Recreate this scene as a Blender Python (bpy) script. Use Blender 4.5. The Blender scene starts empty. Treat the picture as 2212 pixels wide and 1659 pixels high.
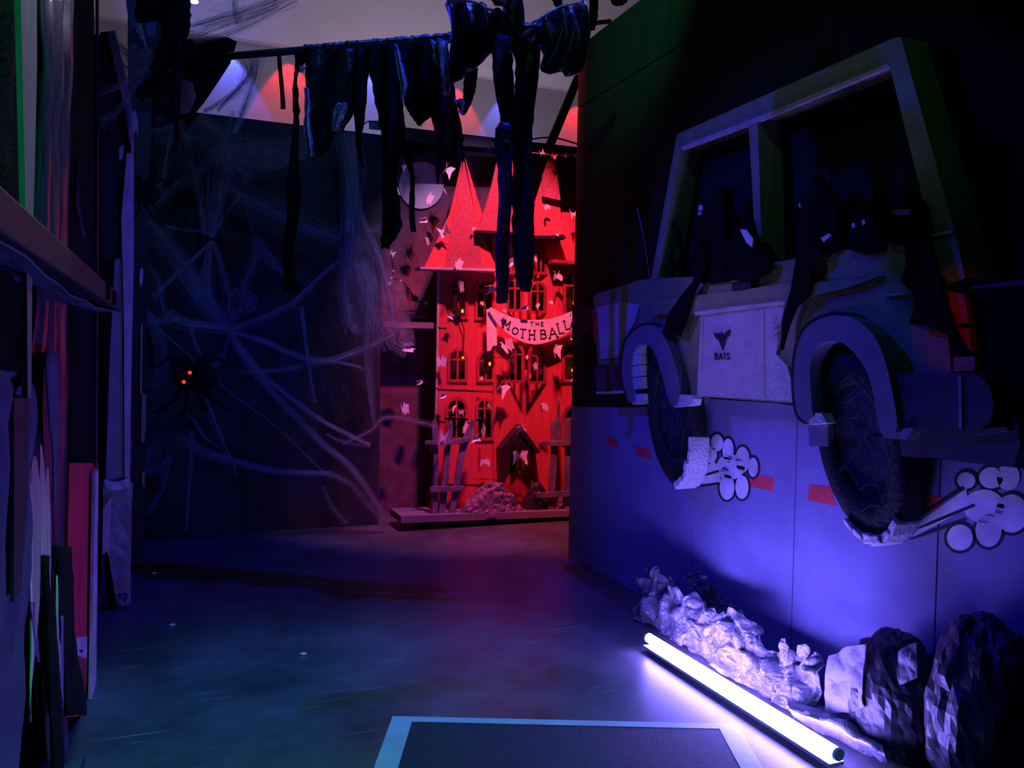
import bpy, bmesh, math, random
from mathutils import Vector, Matrix, noise
from mathutils.geometry import tessellate_polygon
random.seed(7)
R = math.radians
sc = bpy.context.scene
COL = sc.collection

# ------------------------------------------------------------------ camera, light, exposure
W, H, F = 2212.0, 1659.0, 1750.0
PITCH, YAW, ROLL = R(1.86705), R(22.18775), R(1.0)
CAM = Vector((0, 0, 1.35))
FWD = Vector((math.sin(YAW)*math.cos(PITCH), math.cos(YAW)*math.cos(PITCH), -math.sin(PITCH)))
_rt = Vector((math.cos(YAW), -math.sin(YAW), 0)); _up = _rt.cross(FWD)
RT = _rt*math.cos(ROLL) + _up*math.sin(ROLL)
UP = -_rt*math.sin(ROLL) + _up*math.cos(ROLL)
cd = bpy.data.cameras.new('camera'); cam = bpy.data.objects.new('camera', cd); COL.objects.link(cam)
cd.sensor_fit = 'HORIZONTAL'; cd.sensor_width = 36; cd.lens = 36*F/W; cd.clip_start = 0.05
cam.matrix_world = Matrix(((RT.x, UP.x, -FWD.x, CAM.x), (RT.y, UP.y, -FWD.y, CAM.y), (RT.z, UP.z, -FWD.z, CAM.z), (0, 0, 0, 1)))
sc.camera = cam
vs = sc.view_settings
vs.view_transform = 'Standard'; vs.look = 'None'; vs.gamma = 1; vs.use_curve_mapping = False; vs.exposure = 0.0
w = bpy.data.worlds.new('world'); sc.world = w; w.use_nodes = True
w.node_tree.nodes['Background'].inputs[0].default_value = (0.10, 0.14, 0.5, 1)
w.node_tree.nodes['Background'].inputs[1].default_value = 0.003

def spot(name, loc, aim, col, power, size=60, blend=0.6, rad=0.05):
    l = bpy.data.lights.new(name, 'SPOT'); o = bpy.data.objects.new(name, l); COL.objects.link(o)
    l.color = col; l.energy = power; l.spot_size = R(size); l.spot_blend = blend; l.shadow_soft_size = rad
    o.location = loc; o.rotation_euler = (Vector(aim)-Vector(loc)).to_track_quat('-Z', 'Y').to_euler()
    return o
def area(name, loc, aim, col, power, sx, sy):
    l = bpy.data.lights.new(name, 'AREA'); o = bpy.data.objects.new(name, l); COL.objects.link(o)
    l.color = col; l.energy = power; l.shape = 'RECTANGLE'; l.size = sx; l.size_y = sy
    o.location = loc; o.rotation_euler = (Vector(aim)-Vector(loc)).to_track_quat('-Z', 'Y').to_euler()
    return o
# stage lamps over the corridor, with some added unseen fills
spot('blue_stage_lamp', (2.40, 3.72, 5.4), (0.5, 5.0, 0), (0.008, 0.03, 1.0), 500, 52, 0.6, 0.03)
spot('blue_stage_lamp', (1.56, 3.25, 5.6), (0.8, 2.7, 0), (0.05, 0.10, 1.0), 640, 36, 0.8, 0.03)
spot('blue_side_lamp', (-0.22, 4.3, 3.4), (2.44, 2.75, 0.65), (0.012, 0.016, 1.0), 260, 62, 0.7, 0.04)
spot('teal_stage_lamp', (1.3, 2.7, 4.5), (0.3, 6.3, 2.5), (0.05, 0.30, 1.0), 85, 46, 0.9, 0.03)
spot('violet_door_fill', (-0.15, 4.2, 2.9), (2.32, 3.02, 1.42), (0.55, 0.25, 1.0), 60, 19, 0.8, 0.03)  # unseen fill, added to turn the car door lavender
spot('violet_low_fill', (-0.12, 3.9, 0.35), (2.32, 2.9, 1.95), (0.42, 0.22, 1.0), 26, 34, 0.9, 0.04)  # added uplight, unseen, brightens the undersides of the car
spot('green_stage_lamp', (0.0, 0.7, 4.7), (0.45, 2.3, 0), (0.02, 1.0, 0.40), 300, 44, 0.9, 0.05)
spot('green_stage_lamp', (0.9, 3.1, 3.9), (2.44, 4.15, 3.25), (0.03, 1.0, 0.30), 110, 36, 0.95, 0.06)
spot('green_stage_lamp', (0.5, 1.6, 4.2), (2.2, 2.9, 2.1), (0.22, 1.0, 0.55), 12, 50, 0.8, 0.06)  # weak unseen fill, added to tint the car
spot('red_stage_lamp', (2.20, 4.80, 4.3), (2.62, 6.25, 1.15), (1.0, 0.03, 0.03), 540, 52, 0.6, 0.03)
spot('red_stage_lamp', (2.38, 4.86, 4.3), (2.6, 6.25, 0.55), (1.0, 0.03, 0.035), 420, 27, 0.9, 0.03)  # second red spot, added to lift the lower castle
spot('red_tail_fill', (-0.1, 1.3, 2.1), (2.32, 1.87, 1.50), (1.0, 0.05, 0.05), 16, 9, 0.6, 0.02)  # narrow added spot that reddens the tail lamps
spot('bulkhead_blue_fill', (-0.6, 7.6, 4.4), (0.2, 9.98, 5.5), (0.10, 0.16, 1.0), 170, 46, 0.9, 0.05)  # unseen spot added to tint the left bulkhead blue
spot('violet_stage_lamp', (2.1, 4.80, 4.4), (2.32, 6.3, 1.30), (0.80, 0.38, 0.95), 220, 50, 0.4, 0.02)
# wash lights of the hall behind, then two added fills
for i, (x, c, p) in enumerate([(0.50, 'b', 130), (1.22, 'r', 105), (2.22, 'b', 95), (3.37, 'r', 105), (4.12, 'b', 95), (5.19, 'r', 105), (6.1, 'b', 80)]):
    spot('wall_wash_lamp', (x, 10.24, 5.16), (x, 10.42, 4.2), (1, 0.012, 0.02) if c == 'r' else (0.09, 0.12, 1), p, 62, 0.25, 0.02)
area('bulkhead_fill', (2.8, 7.2, 3.0), (2.6, 9.8, 5.6), (0.95, 0.74, 1.1), 100, 2.0, 0.5)  # added fill hidden behind the back wall, brightens the bulkhead
spot('pole_rim_fill', (3.2, 8.6, 5.7), (1.25, 4.6, 3.3), (0.80, 0.74, 1.0), 170, 13, 0.8, 0.05)  # added from behind to rim-light the pole wrap and strips

# ------------------------------------------------------------------ pixel of the photograph -> point on a plane
def ray(u, v):
    return RT*(u-W/2) - UP*(v-H/2) + FWD*F
def on(u, v, ax, val):
    d = ray(u, v); return CAM + d*((val-CAM[ax])/d[ax])
def onX(u, v, x): return on(u, v, 0, x)
def onY(u, v, y): return on(u, v, 1, y)
def onZ(u, v, z=0.0): return on(u, v, 2, z)
BA, BB = Vector((-0.2496, 5.6487, 0)), Vector((1.7205, 4.2047, 0))
BN = (BB-BA).cross(Vector((0, 0, 1))).normalized()
def onB(u, v, off=0.0):      # vertical plane through the hanging beam; off towards the camera
    d = ray(u, v); n = BN if BN.y < 0 else -BN
    q = BA + n*off
    return CAM + d*((q-CAM).dot(n)/d.dot(n))

# ------------------------------------------------------------------ materials
MATS = {}
def mat(name, col, rough=0.7, metal=0.0, var=0.25, scale=8.0, bump=0.0, bscale=40.0, spec=0.5, emit=None, es=0.0, stretch=(1, 1, 1)):
    if name in MATS: return MATS[name]
    m = bpy.data.materials.new(name); m.use_nodes = True; nt = m.node_tree; b = nt.nodes['Principled BSDF']
    b.inputs['Roughness'].default_value = rough; b.inputs['Metallic'].default_value = metal
    b.inputs['Specular IOR Level'].default_value = spec
    tc = nt.nodes.new('ShaderNodeTexCoord'); mp = nt.nodes.new('ShaderNodeMapping'); mp.inputs['Scale'].default_value = stretch
    nt.links.new(tc.outputs['Object'], mp.inputs[0])
    n = nt.nodes.new('ShaderNodeTexNoise'); n.inputs['Scale'].default_value = scale; n.inputs['Detail'].default_value = 6
    nt.links.new(mp.outputs[0], n.inputs['Vector'])
    r = nt.nodes.new('ShaderNodeValToRGB')
    r.color_ramp.elements[0].position = 0.3; r.color_ramp.elements[1].position = 0.7
    r.color_ramp.elements[0].color = tuple(max(0, c*(1-var)) for c in col)+(1,)
    r.color_ramp.elements[1].color = tuple(min(1, c*(1+var)) for c in col)+(1,)
    nt.links.new(n.outputs['Fac'], r.inputs[0]); nt.links.new(r.outputs[0], b.inputs['Base Color'])
    if bump:
        n2 = nt.nodes.new('ShaderNodeTexNoise'); n2.inputs['Scale'].default_value = bscale; n2.inputs['Detail'].default_value = 8
        nt.links.new(mp.outputs[0], n2.inputs['Vector'])
        bp = nt.nodes.new('ShaderNodeBump'); bp.inputs['Strength'].default_value = bump; bp.inputs['Distance'].default_value = 0.02
        nt.links.new(n2.outputs['Fac'], bp.inputs['Height']); nt.links.new(bp.outputs[0], b.inputs['Normal'])
    if emit:
        b.inputs['Emission Color'].default_value = tuple(emit)+(1,); b.inputs['Emission Strength'].default_value = es
    MATS[name] = m; return m

black_paint = mat('black_paint', (0.010, 0.011, 0.011), 0.8, bump=0.1, spec=0.15)
black_cloth = mat('black_cloth', (0.006, 0.007, 0.0075), 0.9, spec=0.15, var=0.5, bump=0.4, bscale=90)
black_plastic = mat('black_plastic', (0.012, 0.014, 0.015), 0.34, spec=0.3, var=0.4, bump=0.5, bscale=18)
black_card = mat('black_card', (0.004, 0.004, 0.005), 0.9, spec=0.08)
back_black = mat('back_wall_black', (0.022, 0.026, 0.03), 0.75, bump=0.05)
road_paint = mat('road_paint', (0.19, 0.19, 0.36), 0.75, var=0.12, scale=5, bump=0.12, bscale=70)
dash_red = mat('dash_red', (0.62, 0.05, 0.06), 0.7, var=0.2)
jeep_paint = mat('jeep_paint', (0.22, 0.25, 0.12), 0.6, var=0.15, scale=14, bump=0.15, bscale=60)
jeep_silver = mat('jeep_door_paint', (0.46, 0.44, 0.46), 0.5, var=0.12, scale=10, bump=0.35, bscale=45)
brown_card = mat('brown_card', (0.10, 0.03, 0.025), 0.8)
jeep_edge = mat('card_and_lit_edge', (0.5, 0.42, 0.42), 0.7, bump=0.3)
fender_paint = mat('fender_paint', (0.15, 0.15, 0.21), 0.6, var=0.15, bump=0.2, bscale=120)
bumper_paint = mat('bumper_paint', (0.035, 0.035, 0.06), 0.5)
tyre_black = mat('tyre_black', (0.005, 0.005, 0.007), 0.7, var=0.4, bump=0.4)
tread_foil = mat('tread_foil', (0.62, 0.6, 0.62), 0.55, var=0.2, bump=0.6, bscale=60)
chalk_white = mat('chalk_white', (0.66, 0.62, 0.70), 0.85, var=0.35, scale=7)
lamp_red = mat('tail_lamp_red', (0.6, 0.015, 0.012), 0.35)
white_paper = mat('white_paper', (0.80, 0.78, 0.78), 0.8, var=0.06)
dark_ink = mat('dark_ink', (0.012, 0.008, 0.014), 0.8)
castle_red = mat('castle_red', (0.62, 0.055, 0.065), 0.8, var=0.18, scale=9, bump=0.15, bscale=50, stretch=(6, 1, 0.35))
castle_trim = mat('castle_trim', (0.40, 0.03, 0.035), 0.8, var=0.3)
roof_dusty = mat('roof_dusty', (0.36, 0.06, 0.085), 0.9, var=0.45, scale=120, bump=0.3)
backing_purple = mat('backing_board', (0.13, 0.05, 0.085), 0.85, var=0.35, scale=12)
plank_purple = mat('grey_plank', (0.20, 0.16, 0.20), 0.7, var=0.2, stretch=(0.4, 4, 4))
picket_grey = mat('picket_grey', (0.16, 0.13, 0.20), 0.75, var=0.45, scale=20, bump=0.5, stretch=(1, 1, 0.3))
moon_white = mat('moon_white', (0.62, 0.58, 0.66), 0.85, var=0.12, scale=9)
heap_paper = mat('heap_paper', (0.16, 0.10, 0.15), 0.45, var=0.3, bump=0.4, bscale=30)
foil = mat('crumpled_foil', (0.24, 0.22, 0.26), 0.40, metal=0.3, var=0.3, scale=14, bump=0.7, bscale=30)
foil_dark = mat('crumpled_dark_paper', (0.028, 0.027, 0.034), 0.42, var=0.4, bump=0.5, bscale=14)
foil_paper = mat('crumpled_paper', (0.22, 0.21, 0.24), 0.6, var=0.35, scale=7, bump=0.5, bscale=18)
tape_pale = mat('tape_pale', (0.46, 0.48, 0.48), 0.6, var=0.12, bump=0.1)
mat_dark = mat('mat_dark', (0.022, 0.024, 0.028), 0.8, bump=0.5, bscale=200)
wood_pale = mat('pale_timber', (0.34, 0.32, 0.26), 0.6, var=0.3, stretch=(5, 5, 0.4))
shelf_paint = mat('shelf_paint', (0.032, 0.042, 0.055), 0.5, var=0.25)
card_wrap = mat('wrapped_cardboard', (0.42, 0.36, 0.42), 0.5, var=0.2, scale=6, bump=0.5, bscale=12)
card_edge2 = mat('wrapped_cardboard_edge', (0.80, 0.66, 0.70), 0.6, var=0.2)
red_board = mat('red_board', (0.75, 0.04, 0.07), 0.5, var=0.25, scale=3)
pink_edge = mat('pink_edge', (0.62, 0.42, 0.52), 0.6, var=0.25, bump=0.4)
drip_pale = mat('drip_pale', (0.82, 0.66, 0.58), 0.35, var=0.3, stretch=(6, 6, 0.5))
drip_violet = mat('drip_violet', (0.38, 0.12, 0.45), 0.35, var=0.3)
blue_cloth = mat('blue_cloth', (0.07, 0.09, 0.22), 0.75, var=0.3)
blue_gloss = mat('blue_gloss', (0.05, 0.05, 0.10), 0.22, var=0.4, stretch=(8, 8, 0.4))
wheel_web = mat('wheel_web', (0.03, 0.03, 0.045), 0.6)
web_mat = mat('cobweb_fibre', (0.26, 0.29, 0.30), 0.9, var=0.1)
hall_wall = mat('hall_wall', (0.20, 0.19, 0.20), 0.85, var=0.04)
bulk_paint = mat('bulkhead_paint', (0.36, 0.34, 0.35), 0.85, var=0.05, scale=2)
grey_metal = mat('grey_metal', (0.10, 0.11, 0.13), 0.4, metal=0.5)
brown_cloth = mat('brown_black_cloth', (0.028, 0.015, 0.012), 0.8, var=0.7, scale=6, bump=0.3)
silver_lining = mat('silver_lining', (0.26, 0.24, 0.26), 0.38, var=0.85, scale=30, bump=0.9, bscale=45)
tube_mat = mat('tube_glow', (0.8, 0.8, 0.8), 0.4, emit=(0.22, 0.155, 1.0), es=125)
led_red = mat('led_red', (0.4, 0.02, 0.01), 0.3, emit=(1.0, 0.02, 0.01), es=3.0)
bulb_warm = mat('bulb_warm', (0.8, 0.5, 0.2), 0.3, emit=(1.0, 0.085, 0.006), es=7)
lamp_white = mat('small_lamp', (0.8, 0.8, 0.8), 0.3, emit=(0.6, 0.7, 1.0), es=6)
eye_white = mat('eye_white', (0.55, 0.55, 0.58), 0.5)

def veil_mat(name, col, fac):
    m = bpy.data.materials.new(name); m.use_nodes = True; nt = m.node_tree; b = nt.nodes['Principled BSDF']
    b.inputs['Base Color'].default_value = col+(1,); b.inputs['Roughness'].default_value = 0.95
    n = nt.nodes.new('ShaderNodeTexNoise'); n.inputs['Scale'].default_value = 14; n.inputs['Detail'].default_value = 10
    tc = nt.nodes.new('ShaderNodeTexCoord'); nt.links.new(tc.outputs['Object'], n.inputs['Vector'])
    r = nt.nodes.new('ShaderNodeValToRGB'); r.color_ramp.elements[0].position = 0.35; r.color_ramp.elements[1].position = 0.8
    r.color_ramp.elements[0].color = (fac*0.15,)*3+(1,); r.color_ramp.elements[1].color = (fac,)*3+(1,)
    nt.links.new(n.outputs['Fac'], r.inputs[0]); nt.links.new(r.outputs[0], b.inputs['Alpha'])
    return m
veil = veil_mat('cobweb_veil', (0.36, 0.40, 0.42), 0.34)

def floor_mat():
    m = bpy.data.materials.new('scuffed_black_vinyl'); m.use_nodes = True; nt = m.node_tree; b = nt.nodes['Principled BSDF']; L = nt.links
    tc = nt.nodes.new('ShaderNodeTexCoord')
    n = nt.nodes.new('ShaderNodeTexNoise'); n.inputs['Scale'].default_value = 2.2; n.inputs['Detail'].default_value = 9; n.inputs['Roughness'].default_value = 0.65
    L.new(tc.outputs['Object'], n.inputs['Vector'])
    r = nt.nodes.new('ShaderNodeValToRGB'); r.color_ramp.elements[0].position = 0.3; r.color_ramp.elements[1].position = 0.75
    r.color_ramp.elements[0].color = (0.034, 0.037, 0.042, 1); r.color_ramp.elements[1].color = (0.13, 0.135, 0.14, 1)
    L.new(n.outputs['Fac'], r.inputs[0])
    prev = r.outputs[0]
    for k, (rz, sx, lo) in enumerate([(0.5, 2, .69), (1.9, 2.6, .70), (2.6, 2, .70), (1.2, 3, .71), (0.1, 1.6, .70), (2.2, 2.1, .71)]):   # long thin scratches
        mp = nt.nodes.new('ShaderNodeMapping'); mp.inputs['Rotation'].default_value = (0, 0, rz); mp.inputs['Scale'].default_value = (sx, 90, 1); mp.inputs['Location'].default_value = (k*3.1, k*1.7, 0)
        L.new(tc.outputs['Object'], mp.inputs[0])
        s = nt.nodes.new('ShaderNodeTexNoise'); s.inputs['Scale'].default_value = 1.0; s.inputs['Detail'].default_value = 3; L.new(mp.outputs[0], s.inputs['Vector'])
        c = nt.nodes.new('ShaderNodeValToRGB'); c.color_ramp.elements[0].position = lo; c.color_ramp.elements[1].position = lo+.04
        c.color_ramp.elements[0].color = (0, 0, 0, 1); c.color_ramp.elements[1].color = (0.8, 0.8, 0.8, 1); L.new(s.outputs['Fac'], c.inputs[0])
        mx = nt.nodes.new('ShaderNodeMix'); mx.data_type = 'RGBA'; mx.inputs[7].default_value = (0.30, 0.31, 0.32, 1)
        L.new(c.outputs[0], mx.inputs[0]); L.new(prev, mx.inputs[6]); prev = mx.outputs[2]
    L.new(prev, b.inputs['Base Color'])
    r2 = nt.nodes.new('ShaderNodeMapRange'); r2.inputs[3].default_value = 0.30; r2.inputs[4].default_value = 0.52; L.new(n.outputs['Fac'], r2.inputs[0]); L.new(r2.outputs[0], b.inputs['Roughness'])
    b.inputs['Specular IOR Level'].default_value = 0.4
    return m

# ------------------------------------------------------------------ mesh helpers
class MB:
    def __init__(s): s.v = []; s.f = []
    def add(s, vs_, fs):
        o = len(s.v); s.v += [Vector(p) for p in vs_]; s.f += [tuple(i+o for i in f) for f in fs]; return s
    def box(s, a, b):
        (x0, y0, z0), (x1, y1, z1) = a, b
        return s.add([(x0, y0, z0), (x1, y0, z0), (x1, y1, z0), (x0, y1, z0), (x0, y0, z1), (x1, y0, z1), (x1, y1, z1), (x0, y1, z1)],
                     [(0, 3, 2, 1), (4, 5, 6, 7), (0, 1, 5, 4), (1, 2, 6, 5), (2, 3, 7, 6), (3, 0, 4, 7)])
    def bar(s, p, q, wd, dp, up=Vector((0, 0, 1))):      # rectangular bar p->q
        p, q = Vector(p), Vector(q); d = (q-p).normalized()
        x = d.cross(up)
        if x.length < 1e-3: x = d.cross(Vector((0, 1, 0)))
        x.normalize(); y = d.cross(x).normalized()
        c = [x*(sx*wd/2)+y*(sy*dp/2) for sx, sy in ((-1, -1), (1, -1), (1, 1), (-1, 1))]
        return s.add([p+k for k in c]+[q+k for k in c], [(0, 3, 2, 1), (4, 5, 6, 7), (0, 1, 5, 4), (1, 2, 6, 5), (2, 3, 7, 6), (3, 0, 4, 7)])
    def tube(s, pts, rad, n=8, cap=True):
        pts = [Vector(p) for p in pts]; k = len(pts); rr = rad if isinstance(rad, (list, tuple)) else [rad]*k
        vs_ = []; ref = None
        for i, p in enumerate(pts):
            d = (pts[min(i+1, k-1)]-pts[max(i-1, 0)]).normalized()
            if ref is None:
                ref = d.cross(Vector((0, 0, 1)))
                if ref.length < 1e-3: ref = d.cross(Vector((0, 1, 0)))
            x = (ref-d*ref.dot(d)).normalized(); ref = x; y = d.cross(x)
            vs_ += [p+(x*math.cos(2*math.pi*j/n)+y*math.sin(2*math.pi*j/n))*rr[i] for j in range(n)]
        fs = [(i*n+j, i*n+(j+1) % n, (i+1)*n+(j+1) % n, (i+1)*n+j) for i in range(k-1) for j in range(n)]
        if cap: fs += [tuple(range(n-1, -1, -1)), tuple((k-1)*n+j for j in range(n))]
        return s.add(vs_, fs)
    def plate(s, outer, depth, holes=()):      # polygon with holes, swept along the vector depth
        depth = Vector(depth); loops = [[Vector(p) for p in outer]]+[[Vector(p) for p in h] for h in holes]
        n = Vector((0, 0, 0)); L0 = loops[0]
        for i in range(len(L0)): n += L0[i].cross(L0[(i+1) % len(L0)])
        tris = tessellate_polygon(loops)
        flat = [p for l in loops for p in l]; N = len(flat)
        fs = []
        for t in tris:
            a, b, c = (flat[i] for i in t)
            f = t if (b-a).cross(c-a).dot(depth) < 0 else (t[0], t[2], t[1])
            fs += [tuple(f), (f[0]+N, f[2]+N, f[1]+N)]
        o = 0
        for l in loops:
            m = len(l); fs += [(o+i, o+(i+1) % m, o+(i+1) % m+N, o+i+N) for i in range(m)]; o += m
        return s.add(flat+[p+depth for p in flat], fs)
    def ellipsoid(s, c, r, nu=14, nv=9, fn=None):
        vs_ = []; c = Vector(c)
        for i in range(nv+1):
            th = math.pi*i/nv
            for j in range(nu):
                ph = 2*math.pi*j/nu
                d = Vector((math.sin(th)*math.cos(ph), math.sin(th)*math.sin(ph), math.cos(th)))
                k = fn(d) if fn else 1.0
                vs_.append(c+Vector((d.x*r[0], d.y*r[1], d.z*r[2]))*k)
        fs = [(i*nu+j, (i+1)*nu+j, (i+1)*nu+(j+1) % nu, i*nu+(j+1) % nu) for i in range(nv) for j in range(nu)]
        return s.add(vs_, fs)
    def grid(s, fn, nu, nv):
        vs_ = [fn(i/nu, j/nv) for j in range(nv+1) for i in range(nu+1)]
        return s.add(vs_, [(j*(nu+1)+i, j*(nu+1)+i+1, (j+1)*(nu+1)+i+1, (j+1)*(nu+1)+i) for j in range(nv) for i in range(nu)])

def root_of(o):
    while o.parent: o = o.parent
    return o
def tag(o, label=None, cat=None, group=None, kind=None):
    if label: o['label'] = label
    if cat: o['category'] = cat
    if group: o['group'] = group
    if kind: o['kind'] = kind
    return o
def build(name, mb, m, parent=None, loc=None, smooth=False, solid=0.0, bevel=0.0, label=None, fixn=True):
    """one mesh object from world-space vertices"""
    me = bpy.data.meshes.new(name)
    if parent is not None: org = Vector(root_of(parent).location)
    elif loc is not None: org = Vector(loc)
    else:
        xs = [p.x for p in mb.v]; ys = [p.y for p in mb.v]; zs = [p.z for p in mb.v]
        org = Vector(((min(xs)+max(xs))/2, (min(ys)+max(ys))/2, min(zs)))
    me.from_pydata([p-org for p in mb.v], [], mb.f)
    if fixn:
        bm = bmesh.new(); bm.from_mesh(me); bmesh.ops.remove_doubles(bm, verts=bm.verts, dist=1e-5); bmesh.ops.recalc_face_normals(bm, faces=bm.faces); bm.to_mesh(me); bm.free()
    me.materials.append(m)
    if smooth: me.polygons.foreach_set('use_smooth', [True]*len(me.polygons))
    me.update()
    o = bpy.data.objects.new(name, me); COL.objects.link(o)
    if parent is not None: o.parent = parent
    else: o.location = org
    if solid:
        md = o.modifiers.new('solid', 'SOLIDIFY'); md.thickness = solid; md.offset = 0
    if bevel:
        md = o.modifiers.new('bevel', 'BEVEL'); md.width = bevel; md.segments = 2; md.limit_method = 'ANGLE'
    if label: o['label'] = label
    return o
def thing(name, label, cat, loc, group=None):
    o = bpy.data.objects.new(name, None); COL.objects.link(o); o.location = loc; o.empty_display_size = 0.05
    return tag(o, label, cat, group)
def struct(name, mb, m, **k): return tag(build(name, mb, m, **k), kind='structure')
def sm(pts, n=3, closed=False):      # Catmull-Rom through pixel points
    out = []; k = len(pts)
    for i in range(k if closed else k-1):
        P = [pts[(i+j) % k] if closed else pts[min(max(i+j, 0), k-1)] for j in (-1, 0, 1, 2)]
        for t in range(n):
            a = t/n
            out.append(tuple(0.5*((2*P[1][c])+(-P[0][c]+P[2][c])*a+(2*P[0][c]-5*P[1][c]+4*P[2][c]-P[3][c])*a*a+(-P[0][c]+3*P[1][c]-3*P[2][c]+P[3][c])*a**3) for c in range(len(P[1]))))
    if not closed: out.append(tuple(pts[-1]))
    return out
def jag(pts, amp, n=3):             # torn edge between points
    out = []
    for i in range(len(pts)):
        a, b = pts[i], pts[(i+1) % len(pts)]
        for t in range(n):
            q = t/n; j = 0 if t == 0 else amp
            out.append((a[0]+(b[0]-a[0])*q+random.uniform(-j, j), a[1]+(b[1]-a[1])*q+random.uniform(-j, j)))
    return out
def ellipse_pts(cx, cy, rx, ry, n=28, a0=0.0, a1=2*math.pi):
    return [(cx+rx*math.cos(a0+(a1-a0)*i/n), cy+ry*math.sin(a0+(a1-a0)*i/n)) for i in range(n)]
#@@PART2
# ------------------------------------------------------------------ the setting
fl = struct('floor', MB().box((-4, -2, -0.1), (8, 12, 0)), floor_mat())
wr = struct('wall_right', MB().box((2.46, -1.5, 0), (2.56, 4.918, 3.43)), black_paint)
for (y0, y1) in ((4.918, 3.82), (3.814, 2.60), (2.594, 1.38), (1.374, 0.16), (0.154, -1.5)):
    for (z0, z1) in ((0.0, 3.02), (3.026, 3.43)):
        build('wall_panel', MB().box((2.444, y1, z0), (2.46, y0, z1)), black_paint, wr, bevel=0.003)
RT_PTS = [(5.2, 1.03), (4.81, 1.03), (3.97, 1.08), (3.50, 1.16), (2.77, 1.17), (2.17, 1.01), (1.73, 1.05), (-2, 1.05)]
def road_z(y):
    for (ya, za), (yb, zb) in zip(RT_PTS, RT_PTS[1:]):
        if yb <= y <= ya: return za+(zb-za)*(ya-y)/(ya-yb)
    return 1.05
seams = [4.916, 4.72, 4.38, 3.475, 2.74, 2.03, 0.9, -0.3, -1.45]
for a, b in zip(seams, seams[1:]):
    ys = [a-(a-b)*t/6 for t in range(7)]; ys[0] -= 0.003; ys[-1] += 0.003
    prof = [Vector((2.4385, y, 0.004)) for y in ys[::-1]]+[Vector((2.4385, y, road_z(y))) for y in ys]
    build('road_panel', MB().plate(prof, (0.0054, 0, 0)), road_paint, wr)
def wplate(name, pts, x, th, m, parent, label=None, holes=()):
    return build(name, MB().plate([onX(u, v, x) for u, v in pts], (th, 0, 0), [[onX(u, v, x) for u, v in h] for h in holes]), m, parent, label=label)
for q in ([(1307, 942), (1332, 948), (1337, 968), (1314, 963)], [(1370, 964), (1402, 968), (1407, 992), (1375, 985)], [(1512, 992), (1555, 1002), (1552, 1018), (1515, 1010)],
          [(1622, 1023), (1672, 1033), (1668, 1061), (1618, 1050)], [(1748, 1047), (1795, 1052), (1806, 1093), (1744, 1081)], [(1980, 1062), (2034, 1075), (2030, 1100), (1978, 1108)]):
    wplate('road_dash', q, 2.4375, 0.001, dash_red, wr)

wb = struct('wall_back', MB().box((-0.6, 6.36, 0), (1.46, 6.42, 3.08)), back_black)
for (x0, x1) in ((-0.6, 0.42), (0.424, 1.46)):
    build('wall_panel', MB().box((x0, 6.345, 0), (x1, 6.36, 3.08)), back_black, wb, bevel=0.002)
build('tall_flat', MB().plate([onY(u, v, 6.342) for u, v in [(276, 300), (276, -60), (388, -60), (384, 236)]], (0, 0.03, 0)), mat('tall_flat_cloth', (0.06, 0.08, 0.11), 0.9), wb)
wl = struct('wall_left', MB().box((-0.60, -1.5, 0), (-0.50, 4.6, 4.3)).box((-0.50, 4.95, 0), (-0.40, 6.36, 3.05)), black_card)
ft = struct('wall_far', MB().box((-4, 10.45, 0), (11, 10.6, 6.4)), hall_wall)
tr = struct('trim_1', MB().box((-4, 9.98, 4.98), (11, 10.08, 6.4)), bulk_paint)
cl = struct('ceiling', MB().box((-4, 5.5, 6.4), (11, 10.6, 6.5)), bulk_paint)
# pale ragged skirting along the foot of the left wall
def base_fn(i, j):
    y = 2.78-i*1.6; k = 0.5+0.5*noise.noise(Vector((y*14, 0, 0)))
    return Vector((-0.335+0.012*noise.noise(Vector((y*20, 1, 0))), y, (0.004+j*(0.014+0.022*k))))
struct('baseboard_left', MB().grid(base_fn, 60, 3), pink_edge, solid=0.012)

# ------------------------------------------------------------------ right wall: the cardboard off-roader
JX = 2.32
jeep = thing('cardboard_jeep', 'big grey-green cardboard off-road car cut-out driven by bats, mounted on the black right wall', 'car', (2.38, 3.1, 0.74))
JD = 2.443-JX
hood = [(1282, 642), (1288, 634), (1335, 621), (1378, 606), (1412, 601), (1500, 598), (1592, 581), (1700, 562), (1800, 545), (1960, 517), (2012, 503), (2062, 499), (2085, 600), (2034, 622), (2046, 705), (2055, 806)]
rear_arch = sm([(1958, 806), (1935, 870), (1880, 720), (1835, 690), (1790, 700), (1752, 740), (1738, 800), (1736, 872)], 3)
front_arch = sm([(1480, 856), (1462, 800), (1440, 745), (1412, 712), (1388, 715), (1364, 750), (1356, 790)], 3)
body = hood+[(1960, 806)]+sm([(1930, 775), (1885, 715), (1840, 692), (1790, 702), (1752, 745), (1738, 800), (1735, 872)], 3)+[(1715, 872), (1500, 856), (1478, 856)]+sm([(1462, 800), (1440, 745), (1412, 712), (1388, 715), (1364, 750), (1354, 790)], 3)+[(1292, 788), (1286, 720)]
wplate('body_panel', body, JX, JD, jeep_paint, jeep)
def jp(name, pts, x, th, m, label=None, parent=None, holes=()): return wplate(name, pts, x, th, m, parent or jeep, label, holes)
jp('windscreen_pillar', [(1406, 604), (1462, 290), (1468, 318), (1422, 602)], JX-0.004, JD+.004, jeep_paint)
jp('roof_rail', [(1462, 290), (1930, 82), (1921, 138), (1640, 252), (1470, 318)], JX-0.002, JD+.002, jeep_paint)
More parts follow.
